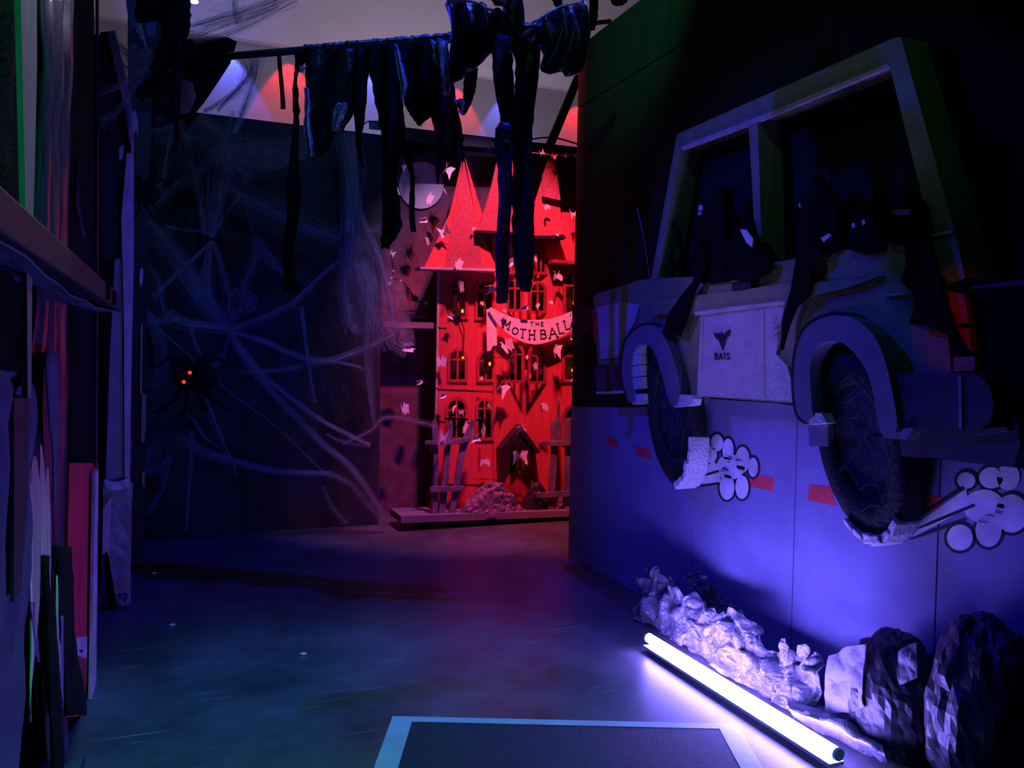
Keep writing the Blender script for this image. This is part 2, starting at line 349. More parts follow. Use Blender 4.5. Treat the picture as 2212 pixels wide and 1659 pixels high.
jp('roof_lit_strip', [(1470, 317), (1640, 251), (1918, 137), (1921, 144), (1642, 261), (1472, 324)], JX-0.006, 0.02, jeep_edge, 'pale strip painting the lit underside of the roof rail')  # light from below put into a pale strip
jp('middle_pillar', [(1616, 258), (1636, 250), (1642, 420), (1645, 558), (1640, 574), (1630, 572), (1626, 420)], JX-0.004, JD+.004, jeep_paint)
jp('rear_pillar', [(1920, 90), (1938, 80), (1946, 80), (2062, 500), (2012, 506), (1921, 140)], JX-0.004, JD+.004, jeep_paint)
jp('rear_panel_edge', [(1995, 508), (2056, 498), (2057, 503), (1999, 514), (2008, 560), (2003, 560)], JX-0.01, 0.012, jeep_edge, 'pale taped edge')
jp('door_panel', [(1518, 678), (1655, 660), (1696, 652), (1686, 700), (1676, 765), (1700, 790), (1722, 868), (1512, 855)], JX-0.014, 0.014, jeep_silver, 'silvery crinkled door skin')
jp('door_seam', [(1514, 680), (1519, 679), (1511, 858), (1505, 857)], JX-0.020, 0.02, jeep_edge)
jp('door_seam', [(1647, 664), (1650, 664), (1651, 860), (1648, 860)], JX-0.018, 0.018, jeep_silver)
jp('belt_moulding', [(1400, 655), (1480, 640), (1560, 632), (1700, 612), (1830, 606), (1900, 596), (1830, 622), (1696, 652), (1600, 662), (1500, 676), (1410, 680)], JX-0.03, 0.03, jeep_paint)
jp('moulding_edge', [(1500, 674), (1600, 660), (1696, 650), (1696, 655), (1600, 667), (1500, 681)], JX-0.034, 0.02, jeep_edge)  # pale strip paints the lit lower edge of the moulding
jp('moulding_edge', [(1905, 636), (1972, 628), (1974, 634), (1908, 641)], JX-0.02, 0.02, jeep_edge)
jp('door_handle', [(1580, 610), (1620, 603), (1622, 618), (1608, 626), (1581, 628)], JX-0.035, 0.02, dark_ink, 'black door handle')
jp('wing_panel', [(1288, 664), (1340, 652), (1382, 660), (1372, 694), (1345, 740), (1336, 772), (1298, 776)], JX-0.006, 0.006, jeep_silver)
jp('headlamp_beam', [(1236, 658), (1278, 668), (1281, 690), (1278, 704), (1236, 748)], JX+.03, 0.012, brown_card, 'dull brown card beam from the headlamp')
jp('headlamp', [(1279, 672), (1285, 668), (1288, 735), (1284, 740)], JX-0.012, 0.02, lamp_red, 'narrow red side lamp')
# wing vents, a row of three small louvres behind the door
for k in range(3): jp('vent_louvre', [(1668, 701+k*14), (1680, 700+k*14), (1680, 706+k*14), (1668, 707+k*14)], JX-0.022, 0.01, jeep_silver)
# emblem and stencilled letters
jp('bat_emblem', [(1540, 718), (1551, 720), (1555, 727), (1553, 718), (1556, 721), (1558, 716), (1561, 721), (1563, 726), (1566, 718), (1577, 711), (1575, 724), (1568, 730), (1566, 740), (1560, 757), (1556, 744), (1552, 735), (1545, 729)], JX-0.0195, 0.002, dark_ink, 'black bat emblem')
GL = {'T': [[(.05, 1), (.95, 1)], [(.5, 1), (.5, 0)]], 'H': [[(.1, 1), (.1, 0)], [(.9, 1), (.9, 0)], [(.1, .52), (.9, .52)]],
      'E': [[(.9, 1), (.12, 1), (.12, 0), (.9, 0)], [(.12, .52), (.75, .52)]], 'M': [[(.08, 0), (.12, 1), (.5, .38), (.88, 1), (.92, 0)]],
      'O': [ellipse_pts(.5, .5, .45, .48, 16)+[(.95, .5)]], 'B': [[(.1, 0), (.1, 1), (.6, 1), (.85, .88), (.85, .68), (.6, .54), (.1, .54)], [(.6, .54), (.95, .4), (.95, .14), (.65, 0), (.1, 0)]],
      'A': [[(.0, 0), (.5, 1), (1, 0)], [(.2, .36), (.8, .36)]], 'L': [[(.12, 1), (.12, 0), (.95, 0)]],
      'S': [[(.9, .85), (.6, 1), (.25, .95), (.1, .75), (.3, .56), (.7, .46), (.9, .26), (.7, .04), (.35, 0), (.08, .15)]], '.': [[(.4, .05), (.6, .05)]]}
SER = {'T': [(.5, 0)], 'H': [(.1, 1), (.1, 0), (.9, 1), (.9, 0)], 'M': [(.08, 0), (.92, 0)], 'A': [(0, 0), (1, 0)], 'L': [(.12, 1)], 'B': [], 'E': [], 'O': []}
def glyph(ch, u0, u1, v0, v1, wd, plane, nrm, th, tilt=0.0, serif=True):
    mb = MB(); cu, cv = (u0+u1)/2, (v0+v1)/2
    def T(x, y):
        a, b = u0+(u1-u0)*x-cu, v1+(v0-v1)*y-cv
        return (cu+a*math.cos(tilt)-b*math.sin(tilt), cv+a*math.sin(tilt)+b*math.cos(tilt))
    def seg(a, b):
        dx, dy = b[0]-a[0], b[1]-a[1]; l = math.hypot(dx, dy) or 1; ex, ey = dx/l*wd/2*.6, dy/l*wd/2*.6; nx, ny = -dy/l*wd/2, dx/l*wd/2
        q = [(a[0]-ex+nx, a[1]-ey+ny), (b[0]+ex+nx, b[1]+ey+ny), (b[0]+ex-nx, b[1]+ey-ny), (a[0]-ex-nx, a[1]-ey-ny)]
        pts = [plane(u, v) for u, v in q]
        mb.add(pts+[p+nrm*th for p in pts], [(0, 1, 2, 3), (7, 6, 5, 4), (0, 4, 5, 1), (1, 5, 6, 2), (2, 6, 7, 3), (3, 7, 4, 0)])
    for pl in GL[ch]:
        for a, b in zip(pl, pl[1:]): seg(T(*a), T(*b))
    if serif:
        for (x, y) in SER.get(ch, []):
            p = T(x, y); c, s_ = math.cos(tilt), math.sin(tilt); seg((p[0]-2.2*c, p[1]-2.2*s_), (p[0]+2.2*c, p[1]+2.2*s_))
    return mb
for ch, u in (('B', 1544), ('.', 1550.5), ('A', 1553.5), ('.', 1559.5), ('T', 1562), ('.', 1567.5), ('S', 1570)):
    wdt = 6 if ch != '.' else 3
    build('stencil_letter', glyph(ch, u, u+wdt, 763, 776, 2.0, lambda a, b: onX(a, b, JX-0.0185), Vector((-1, 0, 0)), 0.001, -0.05, False), dark_ink, jeep)
# wheel arches: black painted outline, then the proud blue-grey flare
def arch(outer, inner, x, m, name, label=None): jp(name, outer+inner[::-1], x, 2.44-x, m, label)
fo = sm([(1358, 868), (1344, 815), (1347, 755), (1362, 722), (1388, 704), (1414, 706), (1440, 738), (1460, 795), (1468, 850), (1462, 876)], 3)
fi = sm([(1372, 866), (1364, 815), (1365, 775), (1377, 748), (1395, 743), (1415, 765), (1430, 812), (1440, 852), (1450, 878)], 3)
arch([(u+(u-1405)*.07, v+(v-820)*.05) for u, v in fo], fi, JX-0.035, dark_ink, 'arch_outline')
arch(fo, fi, JX-0.06, fender_paint, 'wheel_arch', 'blue-grey front wheel arch flare')
ro = sm([(1742, 912), (1722, 890), (1715, 820), (1722, 750), (1745, 705), (1790, 683), (1840, 686), (1885, 722), (1912, 780), (1930, 860), (1938, 920), (1925, 948)], 3)
ri = sm([(1756, 900), (1750, 830), (1752, 780), (1765, 748), (1790, 737), (1820, 742), (1850, 768), (1875, 810), (1888, 860), (1898, 920), (1910, 946)], 3)
arch([(u+(u-1825)*.06, v+(v-830)*.05) for u, v in ro], ri, JX-0.045, dark_ink, 'arch_outline')
arch(ro, ri, JX-0.08, fender_paint, 'wheel_arch', 'blue-grey rear wheel arch flare')
for q in ([(1364, 745), (1380, 744), (1381, 762), (1366, 770)], [(1364, 772), (1380, 764), (1383, 786), (1364, 790)], [(1364, 792), (1383, 788), (1385, 812), (1366, 815)], [(1366, 817), (1386, 814), (1388, 838), (1369, 842)], [(1370, 852), (1389, 850), (1391, 872), (1366, 874)]):
    jp('arch_lining', q, JX-0.052, 0.05, tread_foil, 'pale card lining')
jp('arch_foot', [(1466, 852), (1492, 854), (1498, 862), (1494, 876), (1456, 880)], JX-0.058, 0.05, tread_foil, 'pale end of front arch, light painted in')  # pale tone paints the tube light on the arch end
jp('arch_foot', [(1760, 892), (1774, 893), (1786, 914), (1745, 918)], JX-0.07, 0.05, tread_foil, 'pale end of rear arch, light painted in')  # lit end of the rear flare, light kept in the colour
jp('mud_flap', [(1746, 918), (1788, 914), (1789, 965), (1748, 964)], JX-0.03, 0.03, fender_paint)
jp('arch_foot', [(1938, 948), (1950, 926), (1972, 924), (1958, 950)], JX-0.07, 0.05, fender_paint)
jp('front_bumper', [(1284, 792), (1346, 788), (1350, 846), (1290, 850)], JX-0.03, 0.15, bumper_paint, 'dark navy front bumper')
jp('bumper_edge', [(1288, 846), (1348, 843), (1348, 847), (1288, 851)], JX-0.034, 0.1, jeep_edge)
jp('rear_bumper', sm([(1936, 812), (1990, 808), (2080, 806), (2120, 815), (2142, 850), (2144, 890), (2130, 915), (2095, 930), (2000, 925), (1944, 920)], 2, True), JX-0.06, 0.18, bumper_paint, 'rounded dark navy rear bumper')
jp('bumper_rib', [(2069, 812), (2076, 812), (2078, 928), (2071, 928)], JX-0.066, 0.01, fender_paint)
jp('exhaust_box', jag([(1938, 948), (1962, 932), (2100, 938), (2118, 928), (2176, 922), (2196, 905), (2204, 960), (2190, 1010), (2040, 992), (1945, 985)], 2), JX-0.02, 0.13, bumper_paint)
jp('exhaust_edge', [(1940, 946), (1952, 930), (1975, 923), (2095, 932), (2112, 926), (2175, 922), (2174, 930), (2118, 938), (2095, 941), (1972, 931), (1958, 950)], JX-0.05, 0.03, grey_metal)
jp('tail_lamp', [(2038, 627), (2082, 636), (2088, 670), (2090, 698), (2050, 703), (2046, 672)], JX-0.02, 0.06, lamp_red, 'red tail lamp, upper lens')
jp('tail_lamp', [(2068, 710), (2093, 708), (2097, 758), (2082, 735)], JX-0.02, 0.06, lamp_red, 'red tail lamp, tapering lower lens')
jp('lamp_surround', [(2030, 620), (2086, 600), (2090, 636), (2100, 770), (2056, 772), (2047, 700)], JX-0.008, 0.12, black_card)
jp('plate_box', [(2060, 772), (2104, 770), (2106, 800), (2060, 803)], JX-0.01, 0.12, jeep_paint)
jp('spare_wheel_box', [(2092, 624), (2240, 606), (2262, 935), (2150, 912), (2138, 850), (2108, 812)], JX+0.01, 0.1, black_card, 'black box behind the car')
jp('box_edge', [(2094, 618), (2240, 600), (2240, 612), (2094, 625)], JX+0.004, 0.05, bumper_paint)
ant = MB().tube([onX(u, v, JX-0.01) for u, v in ((1403, 603), (1398, 560), (1388, 500), (1376, 448))], 0.0022, 6); build('aerial', ant, grey_metal, jeep)
def wheel(yc, zc, ry, rz, sh, a_from, a_to, lab):
    def pt(r, a, x): z = zc+rz*r*math.sin(a); return Vector((x, yc+ry*r*math.cos(a)+sh*(z-zc), z))
    prof = [(0.60, 2.325), (0.64, 2.305), (0.78, 2.295), (0.93, 2.298), (1.0, 2.315), (1.0, 2.39), (0.92, 2.40), (0.6, 2.40)]
    n = 40; mb = MB(); vs_ = [pt(r, 2*math.pi*i/n, x) for r, x in prof for i in range(n)]
    mb.add(vs_, [(k*n+i, k*n+(i+1) % n, (k+1)*n+(i+1) % n, (k+1)*n+i) for k in range(len(prof)-1) for i in range(n)])
    t = build('wheel', mb, tyre_black, jeep, smooth=True, label=lab)
    hb = MB(); hb.add([pt(0, 0, 2.345)]+[pt(0.61, 2*math.pi*i/n, 2.335) for i in range(n)], [(0, 1+i, 1+(i+1) % n) for i in range(n)])
    build('hub_disc', hb, bumper_paint, t)
    for k in range(8):      # spider-web spokes
        a = 2*math.pi*k/8+.2; build('spoke', MB().bar(pt(0.05, a, 2.330), pt(0.92, a, 2.296), 0.004, 0.004), wheel_web, t)
    for r in (0.3, 0.5, 0.75):
        w_ = MB()
        for k in range(8):
            a, b = 2*math.pi*k/8+.2, 2*math.pi*(k+1)/8+.2; m_ = (a+b)/2
            w_.tube([pt(r, a, 2.332-.045*r), pt(r*.86, m_, 2.332-.045*r), pt(r, b, 2.332-.045*r)], 0.0016, 5)
        build('web_ring', w_, wheel_web, t)
    na = 6
    for k in range(na):     # pale foil tread blocks round the lower rear of the tyre
        a0 = a_from+(a_to-a_from)*k/na; a1 = a_from+(a_to-a_from)*(k+0.96)/na
        lo = .955-.03*random.random(); hi = 1.03+.03*random.random(); fx = 2.285-.012*random.random()
        q = [pt(lo, a0, fx), pt(lo, a1, fx), pt(lo, a1, 2.40), pt(lo, a0, 2.40)]
        p = [pt(hi, a0+.02, fx+.01*random.random()), pt(hi-.02, a1-.02, fx), pt(hi-.02, a1, 2.405), pt(hi, a0, 2.405)]
        build('tread_block', MB().add(q+p, [(3, 2, 1, 0), (4, 5, 6, 7), (0, 1, 5, 4), (1, 2, 6, 5), (2, 3, 7, 6), (3, 0, 4, 7)]), tread_foil, t, bevel=0.006)
    return t
wheel(3.53, 1.08, 0.205, 0.365, 0.22, R(262), R(196), 'front wheel with a web pattern and pale foil tread')
wheel(2.275, 1.06, 0.21, 0.345, 0.24, R(300), R(228), 'rear wheel with a web pattern and pale foil tread')
# steering wheel seen through the front window
sw = MB(); cpt = onX(1452, 540, 2.35)
def swp(a, r): return cpt+Vector((0, -math.cos(a)*0.085*r, math.sin(a)*0.12*r))
sw.tube([swp(2*math.pi*i/24, 1) for i in range(25)], 0.009, 7)
for a in (0.3, 2.3, 4.4): sw.tube([cpt, swp(a, 1)], 0.006, 6)
build('steering_wheel', sw, black_card, jeep)

# bats riding in the car
def bat_rider(label, bodyp, wingp, eyes=(), extra=()):
    c = onX(sum(p[0] for p in bodyp)/len(bodyp), max(p[1] for p in bodyp), 2.29)
    t = thing('bat_rider', label, 'bat', c, 'cardboard bats riding in the car')
    build('body', MB().plate([onX(u, v, 2.300) for u, v in sm(bodyp, 2, True)], (0.06, 0, 0)), black_card, t)
    if wingp: build('wing', MB().plate([onX(u, v, 2.268) for u, v in wingp], (0.016, 0, 0)), black_card, t)
    for (u, v, ru, rv) in eyes: build('eye', MB().plate([onX(a, b, 2.298) for a, b in ellipse_pts(u, v, ru, rv, 12)], (0.004, 0, 0)), eye_white, t, label='pale eye')
    for nm, pts, m in extra: build(nm, MB().plate([onX(u, v, 2.262) for u, v in pts], (0.004, 0, 0)), m, t)
bat_rider('black cardboard bat at the steering wheel, first from the bonnet', [(1498, 606), (1500, 560), (1506, 500), (1512, 462), (1522, 446), (1536, 440), (1544, 420), (1553, 404), (1560, 420), (1564, 450), (1566, 500), (1572, 560), (1568, 606)],
          [(1515, 520), (1512, 565), (1498, 605), (1470, 640), (1442, 680), (1424, 742), (1430, 748), (1448, 716), (1466, 726), (1480, 690), (1492, 645), (1506, 610), (1524, 560)], [(1513, 449, 5, 7), (1511, 461, 4, 4)])
bat_rider('black cardboard bat with a white bib by the middle pillar', [(1566, 598), (1562, 545), (1578, 512), (1600, 480), (1606, 450), (1612, 428), (1617, 440), (1620, 470), (1636, 520), (1660, 560), (1655, 590), (1620, 602)],
          [(1610, 560), (1660, 560), (1652, 592), (1622, 604), (1578, 606), (1590, 585)], (), [('bib', [(1598, 495), (1612, 496), (1626, 515), (1624, 534), (1612, 524)], white_paper)])
bat_rider('largest black cardboard bat, leaning out of the rear window', [(1722, 500), (1724, 450), (1736, 424), (1746, 415), (1750, 396), (1754, 380), (1766, 396), (1788, 418), (1802, 450), (1812, 540), (1770, 536)],
          [(1724, 528), (1772, 530), (1774, 552), (1752, 576), (1752, 602), (1744, 640), (1718, 662), (1700, 705), (1686, 756), (1689, 690), (1708, 625)], [(1727, 443, 2, 5)], [('pale_chin', [(1772, 515), (1790, 504), (1795, 508), (1778, 522)], eye_white)])
bat_rider('smallest black cardboard bat with two pale eyes and upright ears', [(1834, 540), (1836, 490), (1842, 450), (1850, 428), (1858, 450), (1864, 470), (1880, 468), (1888, 440), (1894, 420), (1901, 450), (1908, 540)], None, [(1843, 487, 4, 6), (1865, 480, 4, 6)])
bat_rider('black cardboard bat at the tail lamp with a long drooping wing', [(1922, 528), (1922, 470), (1930, 444), (1960, 436), (1990, 432), (2004, 470), (2004, 520)],
          [(1954, 512), (1999, 504), (2010, 540), (2026, 600), (2042, 660), (2060, 726), (2010, 706), (1962, 700), (1977, 662), (1972, 636), (1944, 605), (1956, 570)], (), [('mouth_shine', [(1924, 458), (1945, 453), (1965, 452), (1958, 464), (1935, 464)], blue_cloth)])  # bluish plate paints the shine at the mouth

# painted puffs of exhaust, flat on the road
def smoke(label, org, k, lobes, soft, fills, lines, lw):
    cu, cv = org[0]+lobes[0][0]/k, org[1]+lobes[0][1]/k
    t = thing('painted_smoke_puff', label, 'painting', onX(cu, cv, 2.436), 'painted puffs on the right wall')
    tr_ = lambda x, y: (org[0]+x/k, org[1]+y/k)
    for (x, y, rx, ry) in lobes: build('outline', MB().plate([onX(*tr_(a, b), 2.4366) for a, b in ellipse_pts(x, y, rx+lw, ry+lw, 26)], (0.0008, 0, 0)), dark_ink, t)
    for q in fills: build('puff', MB().plate([onX(*tr_(a, b), 2.4354) for a, b in q], (0.0008, 0, 0)), chalk_white, t)
    for (x, y, rx, ry) in lobes+soft: build('puff', MB().plate([onX(*tr_(a, b), 2.4357) for a, b in ellipse_pts(x, y, rx, ry, 26)], (0.0006, 0, 0)), chalk_white, t)
    for (a, b) in lines:
        dx, dy = b[0]-a[0], b[1]-a[1]; l = math.hypot(dx, dy); nx, ny = -dy/l*lw*.5, dx/l*lw*.5
        build('speed_line', MB().plate([onX(*tr_(x, y), 2.4346) for x, y in ((a[0], a[1]), (a[0]+dx*.3+nx, a[1]+dy*.3+ny), (b[0]+nx, b[1]+ny), (b[0]-nx, b[1]-ny), (a[0]+dx*.3-nx, a[1]+dy*.3-ny))], (0.0008, 0, 0)), dark_ink, t)
smoke('white painted puff of dust with black outline behind the front wheel', (1240, 600), 2.276,
      [(703, 812, 30, 42), (757, 850, 27, 60), (672, 870, 30, 42), (828, 895, 34, 64), (752, 1030, 36, 62), (825, 1030, 32, 58), (742, 962, 22, 34), (880, 932, 24, 48)], [(770, 930, 70, 62)],
      [[(560, 968), (690, 905), (720, 940), (720, 1005), (545, 1030)]], [((545, 955), (642, 905)), ((575, 990), (712, 950)), ((525, 1037), (712, 1010))], 11)
smoke('pale painted puff of dust with black outline behind the rear wheel', (1900, 930), 5.186,
      [(970, 560, 100, 92), (1250, 530, 135, 120), (1480, 930, 185, 215), (900, 1200, 145, 145), (1220, 1120, 145, 185), (1650, 300, 100, 110)], [(1170, 850, 230, 190), (1440, 520, 130, 150)],
      [[(410, 1040), (970, 650), (1000, 860), (380, 1190)]], [((385, 1000), (940, 635)), ((320, 1140), (1060, 835)), ((260, 1245), (950, 1005))], 34)

# ------------------------------------------------------------------ floor: glowing tube, crumpled foil, boulders, mat
ta, tb = onZ(1402, 1378, 0.062), onZ(1808, 1628, 0.062)
tl = thing('glowing_tube_light', 'long white-hot violet tube light lying on the floor by the foil', 'lamp', (ta.x, (ta.y+tb.y)/2, 0))
td = (tb-ta).normalized()
build('tube', MB().tube([ta, ta+(tb-ta)*.25, ta+(tb-ta)*.5, ta+(tb-ta)*.75, tb], 0.021, 14), tube_mat, tl, smooth=False)
bt = MB().bar(ta-Vector((0, 0, 0.036)), tb-Vector((0, 0, 0.036)), 0.062, 0.012); build('batten', bt, tape_pale, tl)
for p, s_ in ((ta, -1), (tb, 1)):
    build('end_cap', MB().tube([p+td*s_*0.001, p+td*s_*0.012], [0.0225, 0.021], 14), tape_pale, tl)

def crumple(name, fn, nu, nv, amp, m, label, cat, group=None, freq=9, thick=0.003, parent=None, nrm=Vector((-1, 0, 0.4))):
    nrm = nrm.normalized(); sd = random.uniform(0, 50)
    def g(i, j):
        p = fn(i, j); q = p*freq+Vector((sd, sd, sd))
        ds = noise.voronoi(q*.9)[0]; d2 = noise.voronoi(q*2.1)[0]; d = .5*noise.noise(q*.6)+1.3*(ds[1]-ds[0])+.55*(d2[1]-d2[0])-.5
        t = noise.noise_vector(q*1.7)*amp*.5
        return p+nrm*(d*amp)+t
    o = build(name, MB().grid(g, nu, nv), m, parent, solid=thick)
    for v in o.data.vertices:
        z = v.co.z+(o.location.z if parent is None else root_of(o).location.z)
        if z < 0.004: v.co.z += 0.004-z
    if label: tag(o, label, cat, group)
    return o
def foil_strip(s0, s1, hfun, xb, xt, lean=0.0):
    def fn(i, j):
        y = s0+(s1-s0)*i; h = hfun(i)*(1+.25*noise.noise(Vector((y*17, 3, 0))))
        return Vector((xb(i)+(xt(i)-xb(i))*j, y+lean*j, 0.012+h*j))
    return fn
crumple('foil_drift', foil_strip(3.66, 2.86, lambda i: 0.27*min(1, .55+i*3) if i < .2 else .26-.06*i, lambda i: 2.18, lambda i: 2.25), 64, 20, 0.055, foil, 'crumpled foil drift at the far end of the tube light', 'foil', 'crumpled foil along the tube light', nrm=Vector((-1, -.1, .8)))
crumple('foil_drift', foil_strip(2.92, 2.36, lambda i: 0.22-.05*i+.04*math.sin(i*9), lambda i: 2.16, lambda i: 2.24+.05*i), 50, 20, 0.055, foil, 'crumpled foil drift at the middle of the tube light', 'foil', 'crumpled foil along the tube light', nrm=Vector((-1, -.1, .8)))
crumple('foil_drift', lambda i, j: onZ(1716+i*205-20*j, 1552+i*98-(48+20*math.sin(i*3))*j, 0.02+.05*j*(1-j)*4+.03*j), 30, 12, 0.022, foil, 'low sheet of pale foil beside the near end of the tube light', 'foil', 'crumpled foil along the tube light', nrm=Vector((-.5, 0, 1)))
scr = [(1500, 1248, 26, 14, 'topmost scrap of torn foil stuck on the wall'), (1512, 1272, 20, 16, 'curled scrap of torn foil under the topmost one'), (1552, 1296, 24, 10, 'thin pointed scrap of torn foil on the wall'), (1566, 1314, 30, 11, 'lowest pointed scrap of torn foil on the wall'),
       (1400, 1232, 14, 10, 'small star-like scrap of foil at the far tip of the drift'), (1690, 1398, 10, 20, 'upright scrap of foil rising left of the paper boulder'), (1735, 1410, 16, 18, 'crumpled scrap of foil against the paper boulder')]
for (u, v, ru, rv, lb) in scr:
    xx = 2.38 if v < 1330 else 2.24
    crumple('foil_scrap', lambda i, j: onX(u+ru*(2*i-1)*(1-.6*abs(2*j-1)), v+rv*(2*j-1), xx), 10, 8, 0.02, foil, lb, 'foil', 'torn scraps of foil', freq=16)
def boulder(label, c, r, m, seed, fac=0.28):
    def f(d):
        q = d*1.6+Vector((seed, seed*.7, 0)); ds = noise.voronoi(q*1.5)[0]; return 1+fac*.5*noise.noise(q*.7)+.16*(ds[1]-ds[0])+.05*abs(noise.noise(q*4))
    o = build('paper_boulder', MB().ellipsoid(c, r, 48, 28, f), m)
    for v_ in o.data.vertices:
        wz = v_.co.z+o.location.z
        if wz < 0: v_.co.z += -wz*.98
        wx = v_.co.x+o.location.x
        if wx > 2.43: v_.co.x -= (wx-2.43)
    zmin = min(v_.co.z for v_ in o.data.vertices)
    for v_ in o.data.vertices: v_.co.z -= zmin
    o.location.z = 0.0
    return tag(o, label, 'boulder', 'crumpled black paper boulders')
boulder('crumpled dark paper boulder behind the foil, nearer the car front', (2.31, 2.07, 0.18), (0.13, 0.17, 0.23), foil_dark, 3.1, 0.2)
boulder('largest crumpled black paper boulder in the right corner', (2.28, 1.71, 0.27), (0.14, 0.18, 0.29), foil_dark, 9.4, 0.2)
pq = [(1778, 1420), (1830, 1382), (1868, 1386), (1866, 1450), (1868, 1545), (1850, 1540), (1800, 1490)]
crumple('pale_sheet', lambda i, j: onX(1786+i*(1868-1786)-6*math.sin(j*3), 1386+(1-i)*30+j*(142-14*(1-i)), 2.20-.03*i), 16, 18, 0.02, foil_paper, 'pale upright sheet standing in for the tube-lit face of the boulder', 'paper', freq=7)  # pale sheet paints the lit face of the boulder
crumple('pale_sheet', lambda i, j: onX(1940+i*40, 1405+i*-18+j*75, 2.14), 8, 10, 0.018, foil_paper, 'small folded pale paper scrap on the largest boulder', 'paper', freq=10)

# floor mat inside a pale taped border
m4 = [onZ(u, v) for u, v in ((848, 1549), (1592, 1566))]
c0 = m4[0]; ex = (m4[1]-m4[0]); wl_ = ex.length; ex.normalize(); ey = Vector((ex.y, -ex.x, 0))
fm = thing('floor_mat', 'dark square floor mat edged with pale tape in the foreground', 'mat', c0+ex*wl_/2+ey*0.5)
def q4(a0, a1, b0, b1, z0, z1):
    pts = [c0+ex*a+ey*b for a, b in ((a0, b0), (a1, b0), (a1, b1), (a0, b1))]
    return MB().add([p+Vector((0, 0, z0)) for p in pts]+[p+Vector((0, 0, z1)) for p in pts], [(0, 3, 2, 1), (4, 5, 6, 7), (0, 1, 5, 4), (1, 2, 6, 5), (2, 3, 7, 6), (3, 0, 4, 7)])
build('mat_pad', q4(0.03, wl_-.03, 0.02, 1.05, 0.0, 0.003), mat_dark, fm)
build('tape_strip', q4(0, wl_, 0, 0.042, 0.003, 0.0042), tape_pale, fm); build('tape_strip', q4(0, 0.078, 0.042, 1.1, 0.003, 0.0042), tape_pale, fm)
build('tape_strip', q4(wl_-.075, wl_, 0.042, 1.1, 0.003, 0.0042), tape_pale, fm)
for (u, v, lb) in ((333, 1240, 'white paper crumb on the floor by the wrapped post'), (372, 1352, 'tiny pale crumb on the dark floor'), (655, 1415, 'pale scuffed fleck in the middle of the floor')):
    p = onZ(u, v); tag(build('paper_crumb', MB().ellipsoid(p+Vector((0, 0, .006)), (.016, .007, .006), 8, 5, lambda d: 1+.3*noise.noise(d*3)), white_paper), lb, 'litter')
#@@PART3
# ------------------------------------------------------------------ back: rail, castle stage set
tb_ = [(866, 274), (1250, 318), (1250, 338), (866, 302)]
rail = MB().plate([onY(u, v, 6.30) for u, v in tb_], (0, 0.07, 0)); struct('trim_2', rail, grey_metal)
struct('trim_3', MB().plate([onY(u, v, 6.335) for u, v in [(824, 292), (1262, 330), (1262, 346), (824, 330)]], (0, 0.02, 0)), black_paint)
sb = struct('wall_stage', MB().box((1.44, 6.56, 0), (4.2, 6.60, 3.12)).box((1.44, 6.42, 0), (1.465, 6.56, 2.98)), backing_purple)
struct('trim_4', MB().plate([onY(u, v, 6.02) for u, v in [(866, 1115), (1262, 1101), (1262, 1115), (866, 1130)]], (0, 0.34, 0)), plank_purple)
cr = thing('clamp_bracket', 'small grey metal bracket on the top edge of the black back wall', 'bracket', onY(800, 275, 6.38))
build('bracket_plate', MB().plate([onY(u, v, 6.36) for u, v in [(798, 262), (822, 262), (822, 280), (798, 278)]], (0, .02, 0)), grey_metal, cr)
build('bracket_bar', MB().tube([onY(u, v, 6.37) for u, v in [(784, 270), (795, 262), (824, 262), (838, 270)]], .006, 6), silver_lining, cr)
tag(build('diagonal_brace', MB().plate([onY(u, v, 6.10) for u, v in [(1246, 160), (1262, 160), (1199, 312), (1183, 310)]], (0, .05, 0)), black_paint), 'dark diagonal brace rising behind the castle top at the right', 'brace')
tag(build('slack_cable', MB().tube([onY(u, v, 6.28) for u, v in sm([(1140, 302), (1180, 297), (1210, 300), (1250, 312)], 4)], .007, 6), black_plastic), 'black cable sagging over the rail above the castle', 'cable')
tag(build('paper_moon', MB().plate([onY(u, v, 6.545) for u, v in ellipse_pts(910, 400, 48, 51, 40)], (0, .01, 0)), moon_white), 'full pale moon disc left of the red castle', 'moon')
shelf_pts = [(826, 694), (946, 697), (946, 710), (826, 707)]
tag(build('stage_plank', MB().plate([onY(u, v, 6.30) for u, v in shelf_pts], (0, .2, 0)), plank_purple), 'narrow grey plank across the dark recess left of the castle', 'plank')

CY = 6.25
def arch_pts(u0, u1, v0, v1, g=0.0, rise=0.55, n=10):
    u0 -= g; u1 += g; v0 -= g; v1 += g; hh = (u1-u0)*rise+.0; cu = (u0+u1)/2
    return [(u1, v1), (u0, v1), (u0, v0+hh)]+[(cu-(u1-u0)/2*math.cos(math.pi*k/n), v0+hh-hh*math.sin(math.pi*k/n)) for k in range(1, n)]+[(u1, v0+hh)]
castle = thing('cardboard_castle', 'tall red cardboard castle stage set with arched windows and pointed roofs', 'castle', onY(1060, 1110, CY))
def cplate(name, pts, y, th, m, holes=(), label=None, parent=None):
    return build(name, MB().plate([onY(u, v, y) for u, v in pts], (0, th, 0), [[onY(u, v, y) for u, v in h] for h in holes]), m, parent or castle, label=label)
LW = [(974, 1006, 604, 684), (1031, 1064, 606, 686), (972, 1005, 756, 820), (1035, 1064, 762, 820), (967, 1006, 862, 946), (1032, 1062, 864, 946)]
CW = [(1099, 1126, 606, 668), (1148, 1176, 612, 672), (1100, 1128, 748, 822), (1146, 1176, 750, 824), (1100, 1110, 520, 588), (1160, 1178, 522, 588)]
RW = [(1222, 1262, 592, 676), (1219, 1262, 742, 820), (1219, 1262, 878, 952)]
DOOR = (1100, 1150, 972, 1074)
